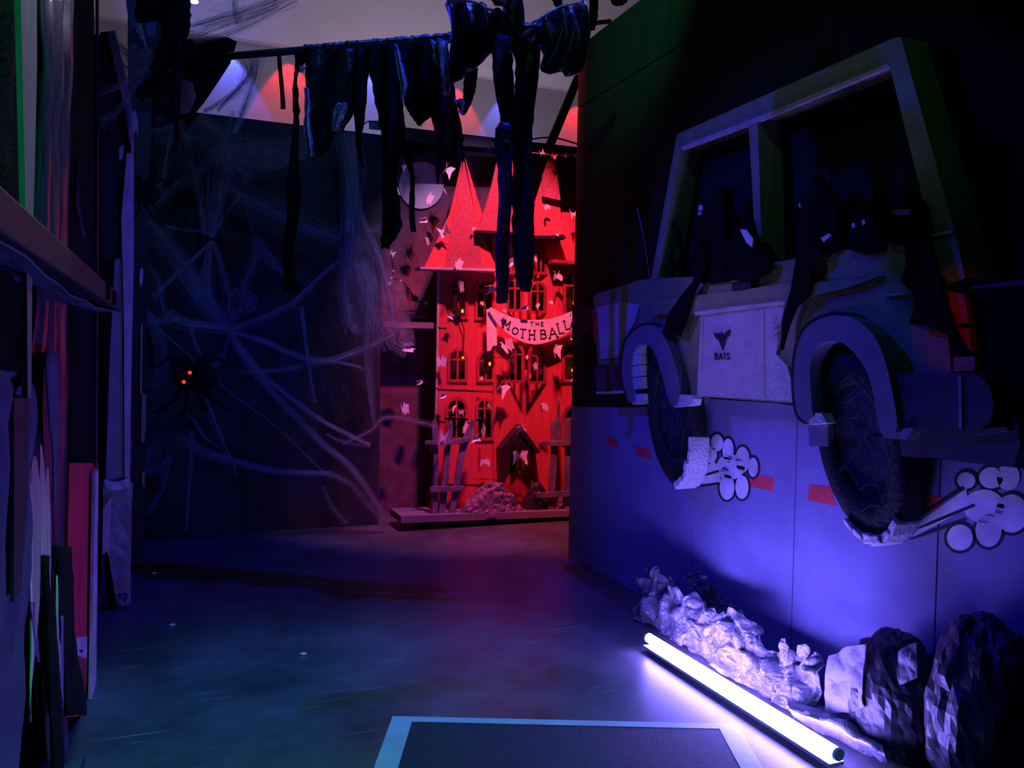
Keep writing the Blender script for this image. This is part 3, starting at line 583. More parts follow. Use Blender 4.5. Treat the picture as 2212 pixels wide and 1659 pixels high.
cplate('tower_wall', [(949, 578), (1066, 584), (1066, 1112), (938, 1114), (944, 850)], CY, 0.03, castle_red, [arch_pts(*w_) for w_ in LW], 'left tower wall')
cplate('tower_edge', [(946, 580), (950, 578), (945, 850), (939, 1114), (934, 1114), (941, 850)], CY-.004, 0.03, jeep_edge, (), 'pale corrugated edge of the left tower')
cplate('keep_wall', [(1066, 500), (1112, 498), (1205, 504), (1206, 576), (1275, 580), (1275, 1104), (1066, 1110)], CY-0.02, 0.03, castle_red, [arch_pts(*w_) for w_ in CW+RW]+[arch_pts(*DOOR)], 'central keep wall')
def cwin(w_, y, tilt=0.0, bars=True):
    u0, u1, v0, v1 = w_; cu = (u0+u1)/2; sp = v0+(u1-u0)*.62; b = 2.0
    outer = arch_pts(u0, u1, v0, v1, 5.5)
    holes = [[(u1-1, v1-1), (cu+b, v1-1), (cu+b, sp+b), (u1-1, sp+b)], [(cu-b, v1-1), (u0+1, v1-1), (u0+1, sp+b), (cu-b, sp+b)]]
    hh = (u1-u0)*.55
    def quarter(s_):
        k = [(cu+s_*b, sp-b), (cu+s_*(u1-u0)/2*.93, sp-b)]
        return k+[(cu+s_*(b+((u1-u0)/2*.93-b)*math.cos(math.pi/2*t/4)), sp-b-(hh*.92)*math.sin(math.pi/2*t/4)) for t in range(1, 5)]
    holes += [quarter(1), quarter(-1)]
    def P(u, v): return onY(u, v, y-(tilt*(u-(u0 if tilt > 0 else u1)) if tilt else 0))
    return build('window_frame', MB().plate([P(u, v) for u, v in outer], (0, 0.014, 0), [[P(u, v) for u, v in h] for h in holes]), castle_trim, castle)
for w_ in LW: cwin(w_, CY-0.012)
for w_, t in zip(CW, (0.0030, -0.0026, 0.0030, -0.0028, 0.002, -0.002)): cwin(w_, CY-0.034, t)
for w_ in RW: cwin(w_, CY-0.034)
# warm lamps, and pale cards added behind to catch their glow
for (u, v) in ((999, 672), (1000, 774), (1058, 786), (1237, 800), (1137, 998), (1240, 655)):
    build('glow_card', MB().plate([onY(u+a, v+b, CY+.16) for a, b in ((-22, -34), (20, -40), (26, 26), (-24, 30))], (0, .01, 0)), foil_paper, castle)
    build('warm_bulb', MB().ellipsoid(onY(u, v, CY+.09), (.011, .011, .016), 10, 7), bulb_warm, castle, label='glowing amber bulb')
# door with gabled porch
cplate('door_leaf', [(1098, 1076), (1098, 1022), (1152, 1022), (1152, 1076)], CY+.012, 0.02, castle_trim, (), 'low dark red door')
cplate('door_surround', arch_pts(*DOOR, 8), CY-.03, 0.012, castle_trim, [arch_pts(*DOOR, -2)])
for q in ([(1126, 918), (1130, 930), (1092, 972), (1082, 970)], [(1126, 918), (1122, 930), (1160, 980), (1168, 978)]):
    cplate('porch_board', q, CY-.13, 0.11, dark_ink, (), 'dark sloping porch board')
cplate('door_mullion', [(1121, 976), (1127, 976), (1127, 1022), (1121, 1022)], CY-.01, 0.01, castle_trim)
# roofs folded from three facets each
def facet(name, tri, ys, m, label=None):
    pts = [onY(u, v, y) for (u, v), y in zip(tri, ys)]
    return build(name, MB().plate(pts, (0, .012, 0)), m, castle, label=label)
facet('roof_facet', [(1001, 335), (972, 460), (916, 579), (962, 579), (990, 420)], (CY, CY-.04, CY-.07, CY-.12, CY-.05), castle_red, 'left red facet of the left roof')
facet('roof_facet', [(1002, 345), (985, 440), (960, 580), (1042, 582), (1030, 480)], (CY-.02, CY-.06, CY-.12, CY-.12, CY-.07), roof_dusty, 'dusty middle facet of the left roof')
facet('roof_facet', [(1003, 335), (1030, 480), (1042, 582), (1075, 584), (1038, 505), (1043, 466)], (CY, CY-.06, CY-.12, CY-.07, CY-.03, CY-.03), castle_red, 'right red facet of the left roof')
cplate('eave_board', [(908, 576), (1078, 580), (1078, 586), (908, 581)], CY-.15, 0.16, jeep_edge, (), 'pale edged eave under the left roof')
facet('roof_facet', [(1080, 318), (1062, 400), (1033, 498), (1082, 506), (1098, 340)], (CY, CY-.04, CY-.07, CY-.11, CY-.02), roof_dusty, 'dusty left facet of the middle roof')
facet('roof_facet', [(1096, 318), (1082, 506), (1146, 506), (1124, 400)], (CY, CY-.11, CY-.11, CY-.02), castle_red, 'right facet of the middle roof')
cplate('eave_board', [(1030, 497), (1150, 503), (1150, 509), (1030, 502)], CY-.16, 0.15, dark_ink, (), 'dark eave under the middle roof')
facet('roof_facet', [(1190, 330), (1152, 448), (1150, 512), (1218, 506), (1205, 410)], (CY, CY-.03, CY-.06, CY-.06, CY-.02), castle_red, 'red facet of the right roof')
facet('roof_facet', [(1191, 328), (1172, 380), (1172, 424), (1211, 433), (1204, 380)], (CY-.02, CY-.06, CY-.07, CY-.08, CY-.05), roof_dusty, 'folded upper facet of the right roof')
cplate('eave_board', [(1148, 508), (1222, 510), (1222, 516), (1148, 514)], CY-.16, 0.15, dark_ink, (), 'dark eave under the right roof')
cplate('turret_wall', [(1216, 458), (1275, 460), (1275, 566), (1198, 562), (1204, 510)], CY-.03, 0.03, castle_red, (), 'right turret wall')
cplate('eave_board', [(1194, 560), (1275, 566), (1275, 573), (1194, 567)], CY-.13, 0.11, castle_trim, (), 'eave under the right turret')
for (u0, v0, u1, v1) in ((940, 829, 1066, 834), (942, 898, 1040, 902), (940, 1032, 1080, 1035), (948, 698, 968, 698.5), (1066, 770, 1275, 776)):
    cplate('card_joint', [(u0, v0), (u1, v1), (u1, v1+1.6), (u0, v0+1.6)], CY-.022, 0.004, roof_dusty)
build('lamp_flex', MB().tube([onY(u, v, CY-.03) for u, v in sm([(991, 668), (995, 690), (1002, 712), (1001, 750), (999, 765)], 4)], .004, 6), black_plastic, castle, label='thin black flex hanging between windows')
build('flex_clip', MB().plate([onY(u, v, CY-.04) for u, v in ((982, 676), (989, 667), (998, 676), (990, 684))], (0, .03, 0)), dark_ink, castle)

# banner
bn = thing('castle_banner', 'pink scroll banner across the red castle lettered for a moth dance', 'banner', onY(1150, 744, 6.13))
bc = lambda pts: [(930+x/6.9125, 560+y/6.9125) for x, y in pts]
top = sm(bc([(900, 715), (1010, 775), (1120, 825), (1250, 875), (1400, 902), (1560, 907), (1750, 892), (1900, 858), (2030, 810), (2115, 775)]), 3)
bot = sm(bc([(2190, 985), (2100, 1055), (2000, 1125), (1850, 1200), (1700, 1252), (1560, 1272), (1400, 1242), (1250, 1168), (1120, 1082), (1000, 965), (930, 865), (860, 752)]), 3)
build('scroll', MB().plate([onY(u, v, 6.13) for u, v in top+bc([(2190, 770)])+bot], (0, .006, 0)), white_paper, bn)
build('scroll_tail', MB().plate([onY(u, v, 6.15) for u, v in bc([(835, 745), (870, 745), (985, 930), (995, 1270), (985, 1290), (930, 1295), (905, 1350), (880, 1372), (842, 1372)])], (0, .006, 0)), white_paper, bn, label='folded hanging tail of the scroll')
for ch, u0, u1, v0, v1, t, wd in (('M', 1087, 1102, 692, 710, .32, 2.3), ('O', 1106, 1120, 707.5, 722, .22, 2.1), ('T', 1122.5, 1136.5, 711, 729.5, .12, 2.3), ('H', 1142.5, 1156, 713.5, 733, .02, 2.3), ('B', 1167, 1180, 713, 731.5, -.06, 2.3),
                                  ('A', 1185.5, 1202.5, 708, 729.5, -.18, 2.3), ('L', 1204.5, 1217, 698, 720, -.22, 2.3), ('L', 1219, 1231, 692, 711, -.25, 2.3), ('T', 1145, 1153, 695.5, 704, 0, 1.5), ('H', 1157, 1164.5, 695.5, 704, 0, 1.5), ('E', 1168, 1174.5, 695.5, 704, 0, 1.5)):
    build('letter', glyph(ch, u0, u1, v0, v1, wd, lambda a, b: onY(a, b, 6.1285), Vector((0, -1, 0)), .001, t, v1-v0 > 12), dark_ink, bn)

# picket fences
def picket(name, rows, y, parent, m=picket_grey):
    L = sm([(a, v) for a, b, v in rows], 3); Rr = sm([(b, v) for a, b, v in rows], 3)
    return build(name, MB().plate([onY(u, v, y) for u, v in L+Rr[::-1]], (0, .02, 0)), m, parent, bevel=.003)
pf = thing('picket_fence', 'crooked grey picket fence at the left foot of the castle', 'fence', onY(968, 1108, 6.07))
picket('picket', [(938, 941, 905), (933, 946, 925), (937, 947, 1000), (934, 945, 1110)], 6.07, pf)
picket('picket', [(972, 977, 908), (966, 979, 930), (960, 972, 980), (955, 969, 1040), (947, 962, 1112)], 6.075, pf)
picket('picket', [(1020, 1028, 906), (1004, 1019, 940), (992, 1006, 975), (982, 995, 1040), (969, 982, 1112)], 6.07, pf)
for q in ([(917, 957), (922, 952), (970, 953), (1012, 944), (1024, 950), (1000, 958), (960, 962), (920, 961)], [(928, 1056), (936, 1050), (980, 1052), (1002, 1049), (1010, 1054), (988, 1061), (932, 1064)]):
    build('fence_rail', MB().plate([onY(u, v, 6.045) for u, v in q], (0, .02, 0)), picket_grey, pf, bevel=.003)
pg = thing('picket_fence', 'crooked violet-grey picket fence at the right foot of the castle', 'fence', onY(1206, 1106, 6.07))
picket('picket', [(1193, 1203, 908), (1191, 1205, 925), (1191, 1203, 1000), (1184, 1197, 1108)], 6.07, pg)
picket('picket', [(1223, 1236, 906), (1222, 1237, 930), (1221, 1233, 1000), (1216, 1228, 1108)], 6.075, pg)
picket('picket', [(1207, 1209, 862), (1203, 1212, 915), (1202, 1214, 945), (1203, 1214, 960)], 6.085, pg)  # added picket stands in for a spike-shaped shadow on the castle
for q in ([(1164, 956), (1172, 953), (1210, 952), (1236, 955), (1236, 963), (1200, 964), (1168, 961)], [(1156, 1066), (1240, 1060), (1240, 1072), (1158, 1076)]):
    build('fence_rail', MB().plate([onY(u, v, 6.045) for u, v in q], (0, .02, 0)), picket_grey, pg, bevel=.003)

# crumpled paper heaps on the plinth
def heap(u0, u1, v0, v1, y, label, seed, m=heap_paper, skew=0.0):
    a, b = onY(u0, v1, y), onY(u1, v1, y); t = onY((u0+u1)/2, v0, y); hgt = t.z-a.z; wid = (b.x-a.x)
    z0 = 0.056
    def fn(i, j):
        x = 2*i-1; prof = max(0, 1-abs(x-skew)**1.7)**.8
        ang = math.pi*j
        p = Vector((a.x+wid*i, y-0.075*math.cos(ang)*(.35+.65*prof), z0+max(0, math.sin(ang))*hgt*1.08*prof))
        q = p*11+Vector((seed, 0, 0)); ds = noise.voronoi(q*.75)[0]; d2 = noise.voronoi(q*1.7)[0]; k = noise.noise(q*.4)*.7+1.2*(ds[1]-ds[0])+.5*(d2[1]-d2[0])-.4
        p += Vector((.2, -.8, .6))*(k*.045); p.z = max(p.z, z0); return p
    return tag(build('crumpled_heap', MB().grid(fn, 70, 34), m), label, 'paper heap', 'crumpled paper heaps before the castle')
heap(988, 1132, 1032, 1106, 6.105, 'large crumpled violet paper heap below the castle door', 2.0)
heap(1124, 1192, 1040, 1104, 6.14, 'smaller dark crumpled paper heap right of the large one', 8.0, foil_dark)
heap(1200, 1262, 1040, 1104, 6.15, 'crumpled paper heap behind the right picket fence', 14.0)

# moths of folded white paper
WING = [(0.03, .12), (.20, .62), (.42, .95), (.50, .62), (.92, .55), (.80, .10), (.66, -.62), (.40, -.42), (.22, -.66), (.03, -.14)]
WING2 = [(0.02, .20), (.48, .74), (1.0, .80), (.84, .1), (1.02, -.92), (.52, -.36), (.02, -.06)]
WING3 = [(0.0, .35), (.35, .55), (.70, .35), (.85, -.05), (.70, -.45), (.40, -.25), (.0, .0)]
def moth(u, v, s, ang, fold, turn, label, y=6.15, kind=0, one=False, ant_=True):
    c = onY(u, v, y); sz = s*c.y/F*.92
    t = thing('paper_moth', label, 'moth', c, 'white paper moths round the castle')
    M = Matrix.Rotation(R(ang), 3, 'Y') @ Matrix.Rotation(R(turn), 3, 'Z')
    for sgn in ((1,) if one else (1, -1)):
        pts = []
        for x, z in (WING, WING2, WING3)[kind]:
            f_ = R(fold); pts.append(c+M @ Vector((sgn*x*math.cos(f_)*sz, -x*math.sin(f_)*sz, z*sz)))
        if sgn < 0: pts = pts[::-1]
        build('wing', MB().plate(pts, M @ Vector((0, .0012, 0))), white_paper, t)
    build('abdomen', MB().tube([c+M @ Vector((0, -.002, z*sz)) for z in (.2, 0, -.2)], [sz*.05, sz*.07, sz*.03], 6), white_paper, t)
    if ant_:
        for sgn in (1, -1):
            build('antenna', MB().tube([c+M @ Vector((sgn*x*sz, -.003, z*sz)) for x, z in ((.03, .2), (.18, .5), (.45, .85))], sz*.035, 5), white_paper, t)
MO = [(868, 358, 13, 40, 55, 30, 'white paper moth at the upper left rim of the moon', 6.3, 1, 0, 1), (864, 412, 18, -25, 50, -20, 'white paper moth at the left rim of the moon', 6.3, 0, 0, 1),
      (921, 430, 20, 12, 52, 25, 'white paper moth in front of the moon', 6.25, 0, 0, 1), (962, 368, 20, 28, 50, 25, 'white paper moth at the upper right rim of the moon', 6.25, 1, 0, 1),
      (959, 416, 14, -38, 78, 0, 'thin folded paper moth at the lower right rim of the moon', 6.3, 0, 0, 0), (911, 475, 17, 80, 62, 10, 'paper moth just below the moon', 6.3, 0, 0, 0),
      (918, 524, 16, -20, 68, 20, 'folded paper moth hanging well below the moon', 6.3, 0, 0, 0), (961, 498, 18, 150, 40, 30, 'triangular paper moth on the left edge of the dusty roof', 6.13, 1, 0, 1),
      (1023, 495, 10, -20, 45, 0, 'small rounded paper moth on the right of the dusty roof', 6.13, 2, 0, 0), (984, 572, 21, 8, 45, 20, 'paper moth sitting on the eave of the left roof', 6.08, 0, 0, 1),
      (846, 548, 10, 30, 50, 0, 'small paper moth high on the dark recess below the torn strip', 6.35, 1, 0, 0), (838, 612, 15, 60, 75, 0, 'orange-lit paper moth in the dark recess under the garland', 6.35, 2, 0, 0),
      (990, 622, 22, -15, 68, 15, 'paper moth over the arch of the upper left tower window', 6.18, 0, 0, 0), (1058, 617, 22, 75, 60, 30, 'V-shaped pale paper moth beside the second tower window', 6.15, 1, 0, 0),
      (973, 682, 11, 120, 45, 0, 'paper moth under the sill of the upper left tower window', 6.18, 1, 0, 1), (1038, 656, 13, 10, 60, 0, 'pale paper moth inside the second tower window', 6.24, 2, 0, 0),
      (1179, 450, 15, -30, 30, 20, 'crescent paper moth on the right pointed roof', 6.14, 2, 0, 0), (1238, 462, 15, 165, 35, 0, 'paper moth at the right edge by the turret', 6.12, 1, 0, 0),
      (1202, 508, 8, 0, 40, 0, 'tiny paper moth at the foot of the right roof', 6.08, 2, 0, 0), (1103, 566, 15, 70, 45, 0, 'paper moth glimpsed between the two long torn strips', 6.15, 1, 0, 0),
      (1153, 562, 16, 0, 70, 0, 'narrow paper moth just right of the long torn strips', 6.15, 2, 0, 1), (1202, 600, 20, 0, 28, 10, 'spread paper moth right of the upper bay windows', 6.15, 2, 0, 1),
      (1130, 662, 15, 65, 55, 20, 'lilac paper moth under the left upper bay window', 6.10, 0, 0, 1), (1159, 660, 10, 20, 50, 0, 'small paper moth on the right upper bay window', 6.15, 0, 0, 0),
      (1187, 654, 12, 5, 45, 0, 'rounded paper moth right of the upper bay windows', 6.16, 2, 0, 0), (1234, 606, 14, 0, 65, 0, 'paper moth inside the upper window at the far right', 6.24, 0, 0, 0),
      (1090, 672, 10, -60, 45, 20, 'paper moth perched on the top left of the banner', 6.10, 0, 0, 1), (1233, 682, 11, 20, 50, 0, 'paper moth on the right end of the banner', 6.10, 0, 0, 1),
      (1094, 750, 25, -35, 30, 15, 'large pink paper moth below the left of the banner', 6.12, 0, 0, 1), (1135, 772, 13, 20, 72, 0, 'thin paper moth by the left lower bay window', 6.14, 2, 0, 0),
      (1196, 758, 22, 8, 62, 20, 'V-folded paper moth below the right of the banner', 6.13, 1, 0, 0), (1236, 728, 16, 80, 50, 0, 'paper moth under the right end of the banner', 6.13, 0, 0, 0),
      (951, 783, 20, 0, 40, 0, 'paper moth with long feelers on the left edge of the castle', 6.20, 0, 0, 1), (902, 823, 20, 70, 70, 10, 'pink leaf-like paper moth in the dark recess', 6.3, 2, 0, 0),
      (878, 750, 22, 85, 50, 0, 'orange-pink paper moth caught in the cobweb left of the castle', 6.3, 0, 0, 0), (1154, 792, 14, -10, 55, 0, 'paper moth in the right lower bay window', 6.14, 0, 0, 0),
      (1140, 812, 13, 5, 62, 0, 'paper moth between the two lower bay windows', 6.15, 2, 0, 0), (1039, 818, 8, 0, 40, 0, 'tiny paper moth under the middle tower window', 6.18, 0, 0, 0),
      (1078, 838, 24, 35, 45, 20, 'triangular paper moth on the seam of tower and keep', 6.16, 1, 0, 0), (953, 853, 20, 80, 62, 0, 'lilac paper moth on the left edge above the lower windows', 6.18, 2, 0, 0),
      (870, 886, 20, -15, 35, 35, 'pink butterfly-shaped paper moth low in the dark recess', 6.25, 0, 0, 0), (976, 882, 14, 25, 72, 0, 'narrow paper moth in the arch of the lower left window', 6.2, 1, 0, 0),
      (995, 892, 9, 0, 40, 0, 'little triangular paper moth in the arch of the lower left window', 6.2, 1, 0, 0), (1054, 880, 15, -30, 72, 0, 'narrow paper moth in the arch of the lower right tower window', 6.2, 1, 0, 0),
      (1168, 882, 25, -10, 45, 35, 'large half-lilac paper moth above the porch', 6.10, 2, 0, 0), (1119, 922, 18, 75, 60, 20, 'paper moth alighting on the porch roof', 6.06, 1, 0, 0),
      (958, 948, 24, 10, 65, -20, 'pale lilac paper moth perched on the left fence rail', 6.02, 1, 0, 1), (1024, 945, 16, 80, 50, 0, 'lilac paper moth at the right tip of the left fence rail', 6.02, 1, 0, 1),
      (1045, 1000, 20, 0, 25, 10, 'half-moon pink paper moth left of the porch', 6.18, 2, 0, 0), (1122, 988, 22, 0, 20, 0, 'pink and lilac butterfly with feelers on the castle door', 6.14, 1, 0, 1),
      (1040, 932, 24, 5, 82, 0, 'tall narrow folded paper moth in the lower right tower window', 6.19, 0, 0, 0), (1000, 925, 22, 15, 72, 0, 'pink folded paper moth in the lower left window', 6.24, 0, 0, 0),
      (1237, 814, 13, 80, 40, 0, 'paper moth on the sill of the middle right window', 6.14, 1, 0, 0)]
for (u, v, s, a, f_, t_, lb, y, k, one, an) in MO: moth(u, v, s, a, f_, t_, lb, y, k, bool(one), bool(an))
# string of little moths across the top right
st = thing('moth_string', 'pale string stretched under the rail at the top right of the castle', 'string', onY(1200, 336, 6.12))
build('string', MB().tube([onY(u, v, 6.12) for u, v in sm([(1144, 329), (1170, 332), (1200, 335), (1250, 335)], 4)], .0022, 5), white_paper, st)
for (u, v, s, a, lb) in ((1169, 330, 9, 150, 'first tiny moth from the left on the top string'), (1195, 337, 10, 200, 'second tiny moth from the left on the top string'), (1218, 336, 9, 170, 'third tiny moth from the left on the top string'), (1238, 334, 10, 190, 'fourth tiny moth from the left on the top string')):
    moth(u, v, s, a, 45, 0, lb, 6.11, 1, False, False)
# dark garland drooping across the recess
ga = thing('twig_garland', 'dark twig garland with pale paper bits drooping left of the castle', 'garland', onY(880, 640, 6.32))
gp = sm([(846, 556), (850, 585), (846, 600), (866, 606), (886, 628), (897, 648), (920, 655), (940, 668)], 4)
build('cord', MB().tube([onY(u, v, 6.32) for u, v in gp], .005, 6), dark_ink, ga)
for i, (u, v) in enumerate(gp[2:-1:2]):
    s = 3+3*random.random(); a = random.random()*3
    build('paper_bit', MB().plate([onY(u+s*math.cos(a+k*2.1), v+s*.8*math.sin(a+k*2.1), 6.31) for k in range(3)], (0, .004, 0)), white_paper if i % 2 else dark_ink, ga)
build('cord_knot', MB().ellipsoid(onY(896, 645, 6.31), (.03, .02, .025), 10, 7), dark_ink, ga)
tw = thing('twig_bundle', 'flat bundle of reddish twigs lying on the plank in the recess', 'twigs', onY(900, 690, 6.34))
for k in range(9):
    u = 845+random.uniform(0, 70); v = 676+random.uniform(-3, 10)
    build('twig', MB().tube([onY(u-24, v+random.uniform(-3, 4), 6.34), onY(u, v-2, 6.33), onY(u+26, v+random.uniform(-4, 3), 6.34)], .003, 5), heap_paper if k % 2 else castle_trim, tw)
#@@PART4
# ------------------------------------------------------------------ overhead: pole, torn strips, big bat
pa, pb = BA+(BB-BA)*0.255, BA+(BB-BA)*1.135
pa.z = pb.z = 3.15
hp = thing('hanging_pole', 'long dark pole wrapped in torn cloth slung across the passage overhead', 'pole', (pa+pb)/2)
build('pole', MB().tube([pa+(pb-pa)*i/6 for i in range(7)], 0.022, 10), grey_metal, hp, smooth=True)
def wrapf(i, j):
    s = .24+.72*i; p = pa+(pb-pa)*s; d = (pb-pa).normalized(); n = d.cross(Vector((0, 0, 1)))
    a = -2.6+4.0*j; r = .028+.010*noise.noise(Vector((s*60, j*4, 2)))+.006*noise.noise(Vector((s*160, j*9, 5)))
    return p+(n*math.sin(a)+Vector((0, 0, 1))*math.cos(a))*r
build('cloth_wrap', MB().grid(wrapf, 110, 7), silver_lining, hp, label='creased silvery cloth wound round the pole')
BNC = BN if BN.y < 0 else -BN
def strip(label, rows, plane, nrm, m, amp=0.02, folds=2.5, jagp=1.5, n=9, name='torn_strip', cat='cloth', group='torn cloth strips hanging overhead', parent=None, thick=0.004, dense=4):
    rr = sm(rows, dense); sd = random.uniform(0, 40); mb = MB(); vs_ = []
    for k, (a, b, v) in enumerate(rr):
        a += jagp*noise.noise(Vector((k*.9, sd, 0)))*2; b += jagp*noise.noise(Vector((k*.9, sd, 7)))*2
        for i in range(n):
            t = i/(n-1)
            e = jagp*2.2*noise.noise(Vector((i*1.3, sd, 3))) if k == len(rr)-1 else 0
            p = plane(a+(b-a)*t, v+e)
            off = amp*(math.sin(folds*math.pi*t+sd+k*.18)+.7*noise.noise(Vector((t*3, k*.35, sd))))
            vs_.append(p+nrm*off)
    mb.add(vs_, [(k*n+i, k*n+i+1, (k+1)*n+i+1, (k+1)*n+i) for k in range(len(rr)-1) for i in range(n-1)])
    o = build(name, mb, m, parent, solid=thick, smooth=True)
    if label: tag(o, label, cat, group)
    return o
B0 = lambda u, v: onB(u, v, .03)
B1 = lambda u, v: onB(u, v, .06)
B2 = lambda u, v: onB(u, v, .10)
strip('narrow short black strip at the left of the pole, before the red wash light', [(597, 607, 110), (601, 611, 160), (605, 615, 200), (607, 617, 236)], B0, BNC, black_cloth, .004, 1, .3)
strip('longest left black strip, reaching almost to the red-eyed spider', [(637, 668, 106), (636, 662, 135), (634, 645, 158), (631, 643, 205), (633, 645, 250), (631, 643, 300), (626, 643, 350), (620, 649, 410), (622, 649, 450), (616, 641, 510), (611, 638, 560), (612, 640, 600), (611, 646, 622), (610, 642, 632)], B1, BNC, black_cloth, .012, 1.6, 1.5)
strip('wide black trouser-like rag, widest on the pole', [(666, 762, 104), (664, 764, 150), (666, 752, 200), (662, 738, 250), (662, 724, 295), (664, 708, 330), (676, 694, 348)], B1, BNC, black_plastic, .022, 3, 1.5)
strip('twisted black rag slanting left behind the wide trouser-like one', [(762, 800, 104), (752, 790, 160), (744, 782, 210), (728, 765, 245), (714, 744, 275), (712, 728, 292)], B0, BNC, black_plastic, .018, 2.5, 1.5)
strip('slim black strip ending in a point before the dark back wall', [(764, 800, 104), (768, 797, 160), (766, 794, 220), (768, 788, 270), (772, 782, 320), (778, 783, 352), (782, 785, 362)], B1, BNC, black_cloth, .014, 2, 1)
strip('long heavy black rag with a ragged tail left of the moon', [(794, 862, 98), (800, 866, 150), (808, 868, 210), (816, 872, 260), (822, 874, 300), (824, 866, 345), (826, 858, 385), (828, 866, 430), (830, 868, 480), (826, 858, 505), (824, 842, 525), (825, 838, 536)], B1, BNC, black_cloth, .022, 2.6, 2)
strip('short broad black rag right of the ragged-tailed one', [(858, 934, 92), (860, 936, 150), (868, 940, 200), (880, 946, 235), (888, 936, 250), (896, 916, 262), (902, 908, 270)], B0, BNC, black_cloth, .022, 3, 2)
strip('thin black streamer falling across the moon', [(856, 874, 290), (868, 884, 320), (876, 890, 350), (885, 896, 385), (884, 896, 430), (884, 897, 470), (888, 898, 502)], B1, BNC, black_cloth, .005, 1.2, 1)
strip('creased silvery rag folded over the pole', [(932, 966, 86), (936, 970, 120), (944, 972, 150), (950, 974, 180), (956, 974, 205)], B2, BNC, silver_lining, .02, 3, 1.5)
strip('brown-black rag hanging before the left roof', [(934, 976, 120), (936, 980, 180), (936, 990, 230), (938, 1000, 280), (944, 1004, 320), (955, 1004, 340), (975, 998, 348)], B1, BNC, brown_cloth, .024, 3, 2)
strip('pointed black streamer right of the moon', [(928, 950, 240), (940, 956, 290), (943, 955, 330), (941, 951, 370), (943, 949, 398)], B2, BNC, black_cloth, .004, 1, 1)
strip('short dark rag under the left bat wing', [(1006, 1034, 148), (1003, 1030, 180), (1000, 1024, 205), (996, 1012, 232), (997, 1002, 248)], B1, BNC, black_cloth, .012, 2, 1)
strip('left of the two longest black strips before the castle', [(1062, 1106, 78), (1064, 1108, 130), (1070, 1112, 190), (1078, 1114, 235), (1082, 1116, 265), (1068, 1104, 300), (1072, 1104, 350), (1076, 1106, 420), (1073, 1101, 490), (1070, 1100, 560), (1074, 1100, 610), (1073, 1099, 640), (1074, 1096, 655)], B1, BNC, brown_cloth, .016, 2.2, 1.5)
strip('right of the two longest black strips before the castle', [(1112, 1168, 80), (1112, 1166, 140), (1112, 1160, 200), (1106, 1154, 262), (1108, 1150, 300), (1110, 1150, 370), (1108, 1152, 440), (1106, 1152, 510), (1108, 1152, 560), (1112, 1150, 600), (1122, 1148, 622), (1128, 1146, 630)], B2, BNC, black_cloth, .02, 2.4, 1.5)
tag(build('strip_knot', MB().ellipsoid(onB(1092, 288, .12), (.06, .035, .055), 14, 10, lambda d: 1+.3*noise.noise(d*3)), black_plastic, smooth=True), 'bunched black knot tying the left long strip under the bat', 'cloth', 'torn cloth strips hanging overhead')
strip('green-lit scrap of cloth by the knot', [(1062, 1070, 318), (1050, 1066, 324), (1043, 1056, 332)], B2, BNC, shelf_paint, .004, 1, .6)

for lb, rows in (('silvery torn hem at the lower left of the trouser-like rag', [(658, 666, 190), (660, 668, 230), (658, 668, 270), (660, 674, 305), (662, 678, 338)]),
                 ('crumpled silvery patch at the inner knee of the trouser-like rag', [(730, 750, 222), (722, 746, 240), (718, 738, 262), (716, 730, 284)]),
                 ('silvery fold along the right edge of the ragged-tailed black rag', [(853, 858, 96), (856, 866, 130), (862, 876, 165), (866, 878, 190), (864, 872, 215)]),
                 ('small silvery tatter near the top of the longest left strip', [(644, 662, 143), (646, 658, 150), (646, 652, 156)]),
                 ('white torn patch between the bat wing and the brown-black rag', [(978, 1002, 214), (986, 1002, 224), (992, 1001, 238), (996, 1000, 248)])):
    strip(lb, rows, B2, BNC, silver_lining, .012, 3, 1.2, 9)
BY = 3.2
bc0 = onY(1112, 70, BY)
bat = thing('hanging_bat', 'big black cloth bat with drooping wings hanging overhead before the castle', 'bat', bc0)
def bodyf(d): return 1+.18*noise.noise(d*4)
build('body', MB().ellipsoid(onY(1108, 45, BY), (.050, .05, .13), 16, 12, bodyf), black_plastic, bat, smooth=True)
build('head', MB().ellipsoid(onY(1082, -14, BY-.02), (.05, .045, .05), 14, 10, bodyf), black_plastic, bat, smooth=True)
PB = lambda u, v: onY(u, v, BY-.03)
strip(None, [(1092, 1130, 60), (1098, 1142, 90), (1108, 1150, 120), (1114, 1148, 152)], PB, Vector((0, -1, 0)), black_plastic, .012, 2, 1, 9, 'tail', parent=bat)
def wing(rows, sgn):
    return strip(None, rows, lambda u, v: onY(u, v, BY+.02-abs(u-1110)*.0006), Vector((0, -1, 0)), black_plastic, .02, 3.2, 1.0, 13, 'wing', parent=bat, dense=4)
# wings are lofted from the shoulder outwards: rows run along the wing, top edge to bottom edge
def wing2(cols, nm='wing'):
    cc = sm(cols, 4); n = 11; vs_ = []; sd = random.uniform(0, 9)
    for k, (u, v0, v1) in enumerate(cc):
        for i in range(n):
            t = i/(n-1); q = onY(u+5*math.sin(t*3), v0+(v1-v0)*t, BY)
            vs_.append(q+Vector((0, -1, 0))*(.03*math.sin(k*.55+t*1.2)+.035*math.sin(t*math.pi)+.02*noise.noise(Vector((k*.4, t*2, sd)))))
    o = build(nm, MB().add(vs_, [(k*n+i, k*n+i+1, (k+1)*n+i+1, (k+1)*n+i) for k in range(len(cc)-1) for i in range(n-1)]), black_plastic, bat, solid=.004, smooth=True)
    return o
wing2([(962, 10, 148), (966, 2, 166), (978, -4, 176), (996, -3, 174), (1000, -2, 156), (1018, 2, 152), (1036, 10, 140), (1050, 16, 124), (1064, 22, 108), (1066, 22, 74), (1084, 28, 70), (1104, 30, 70)])
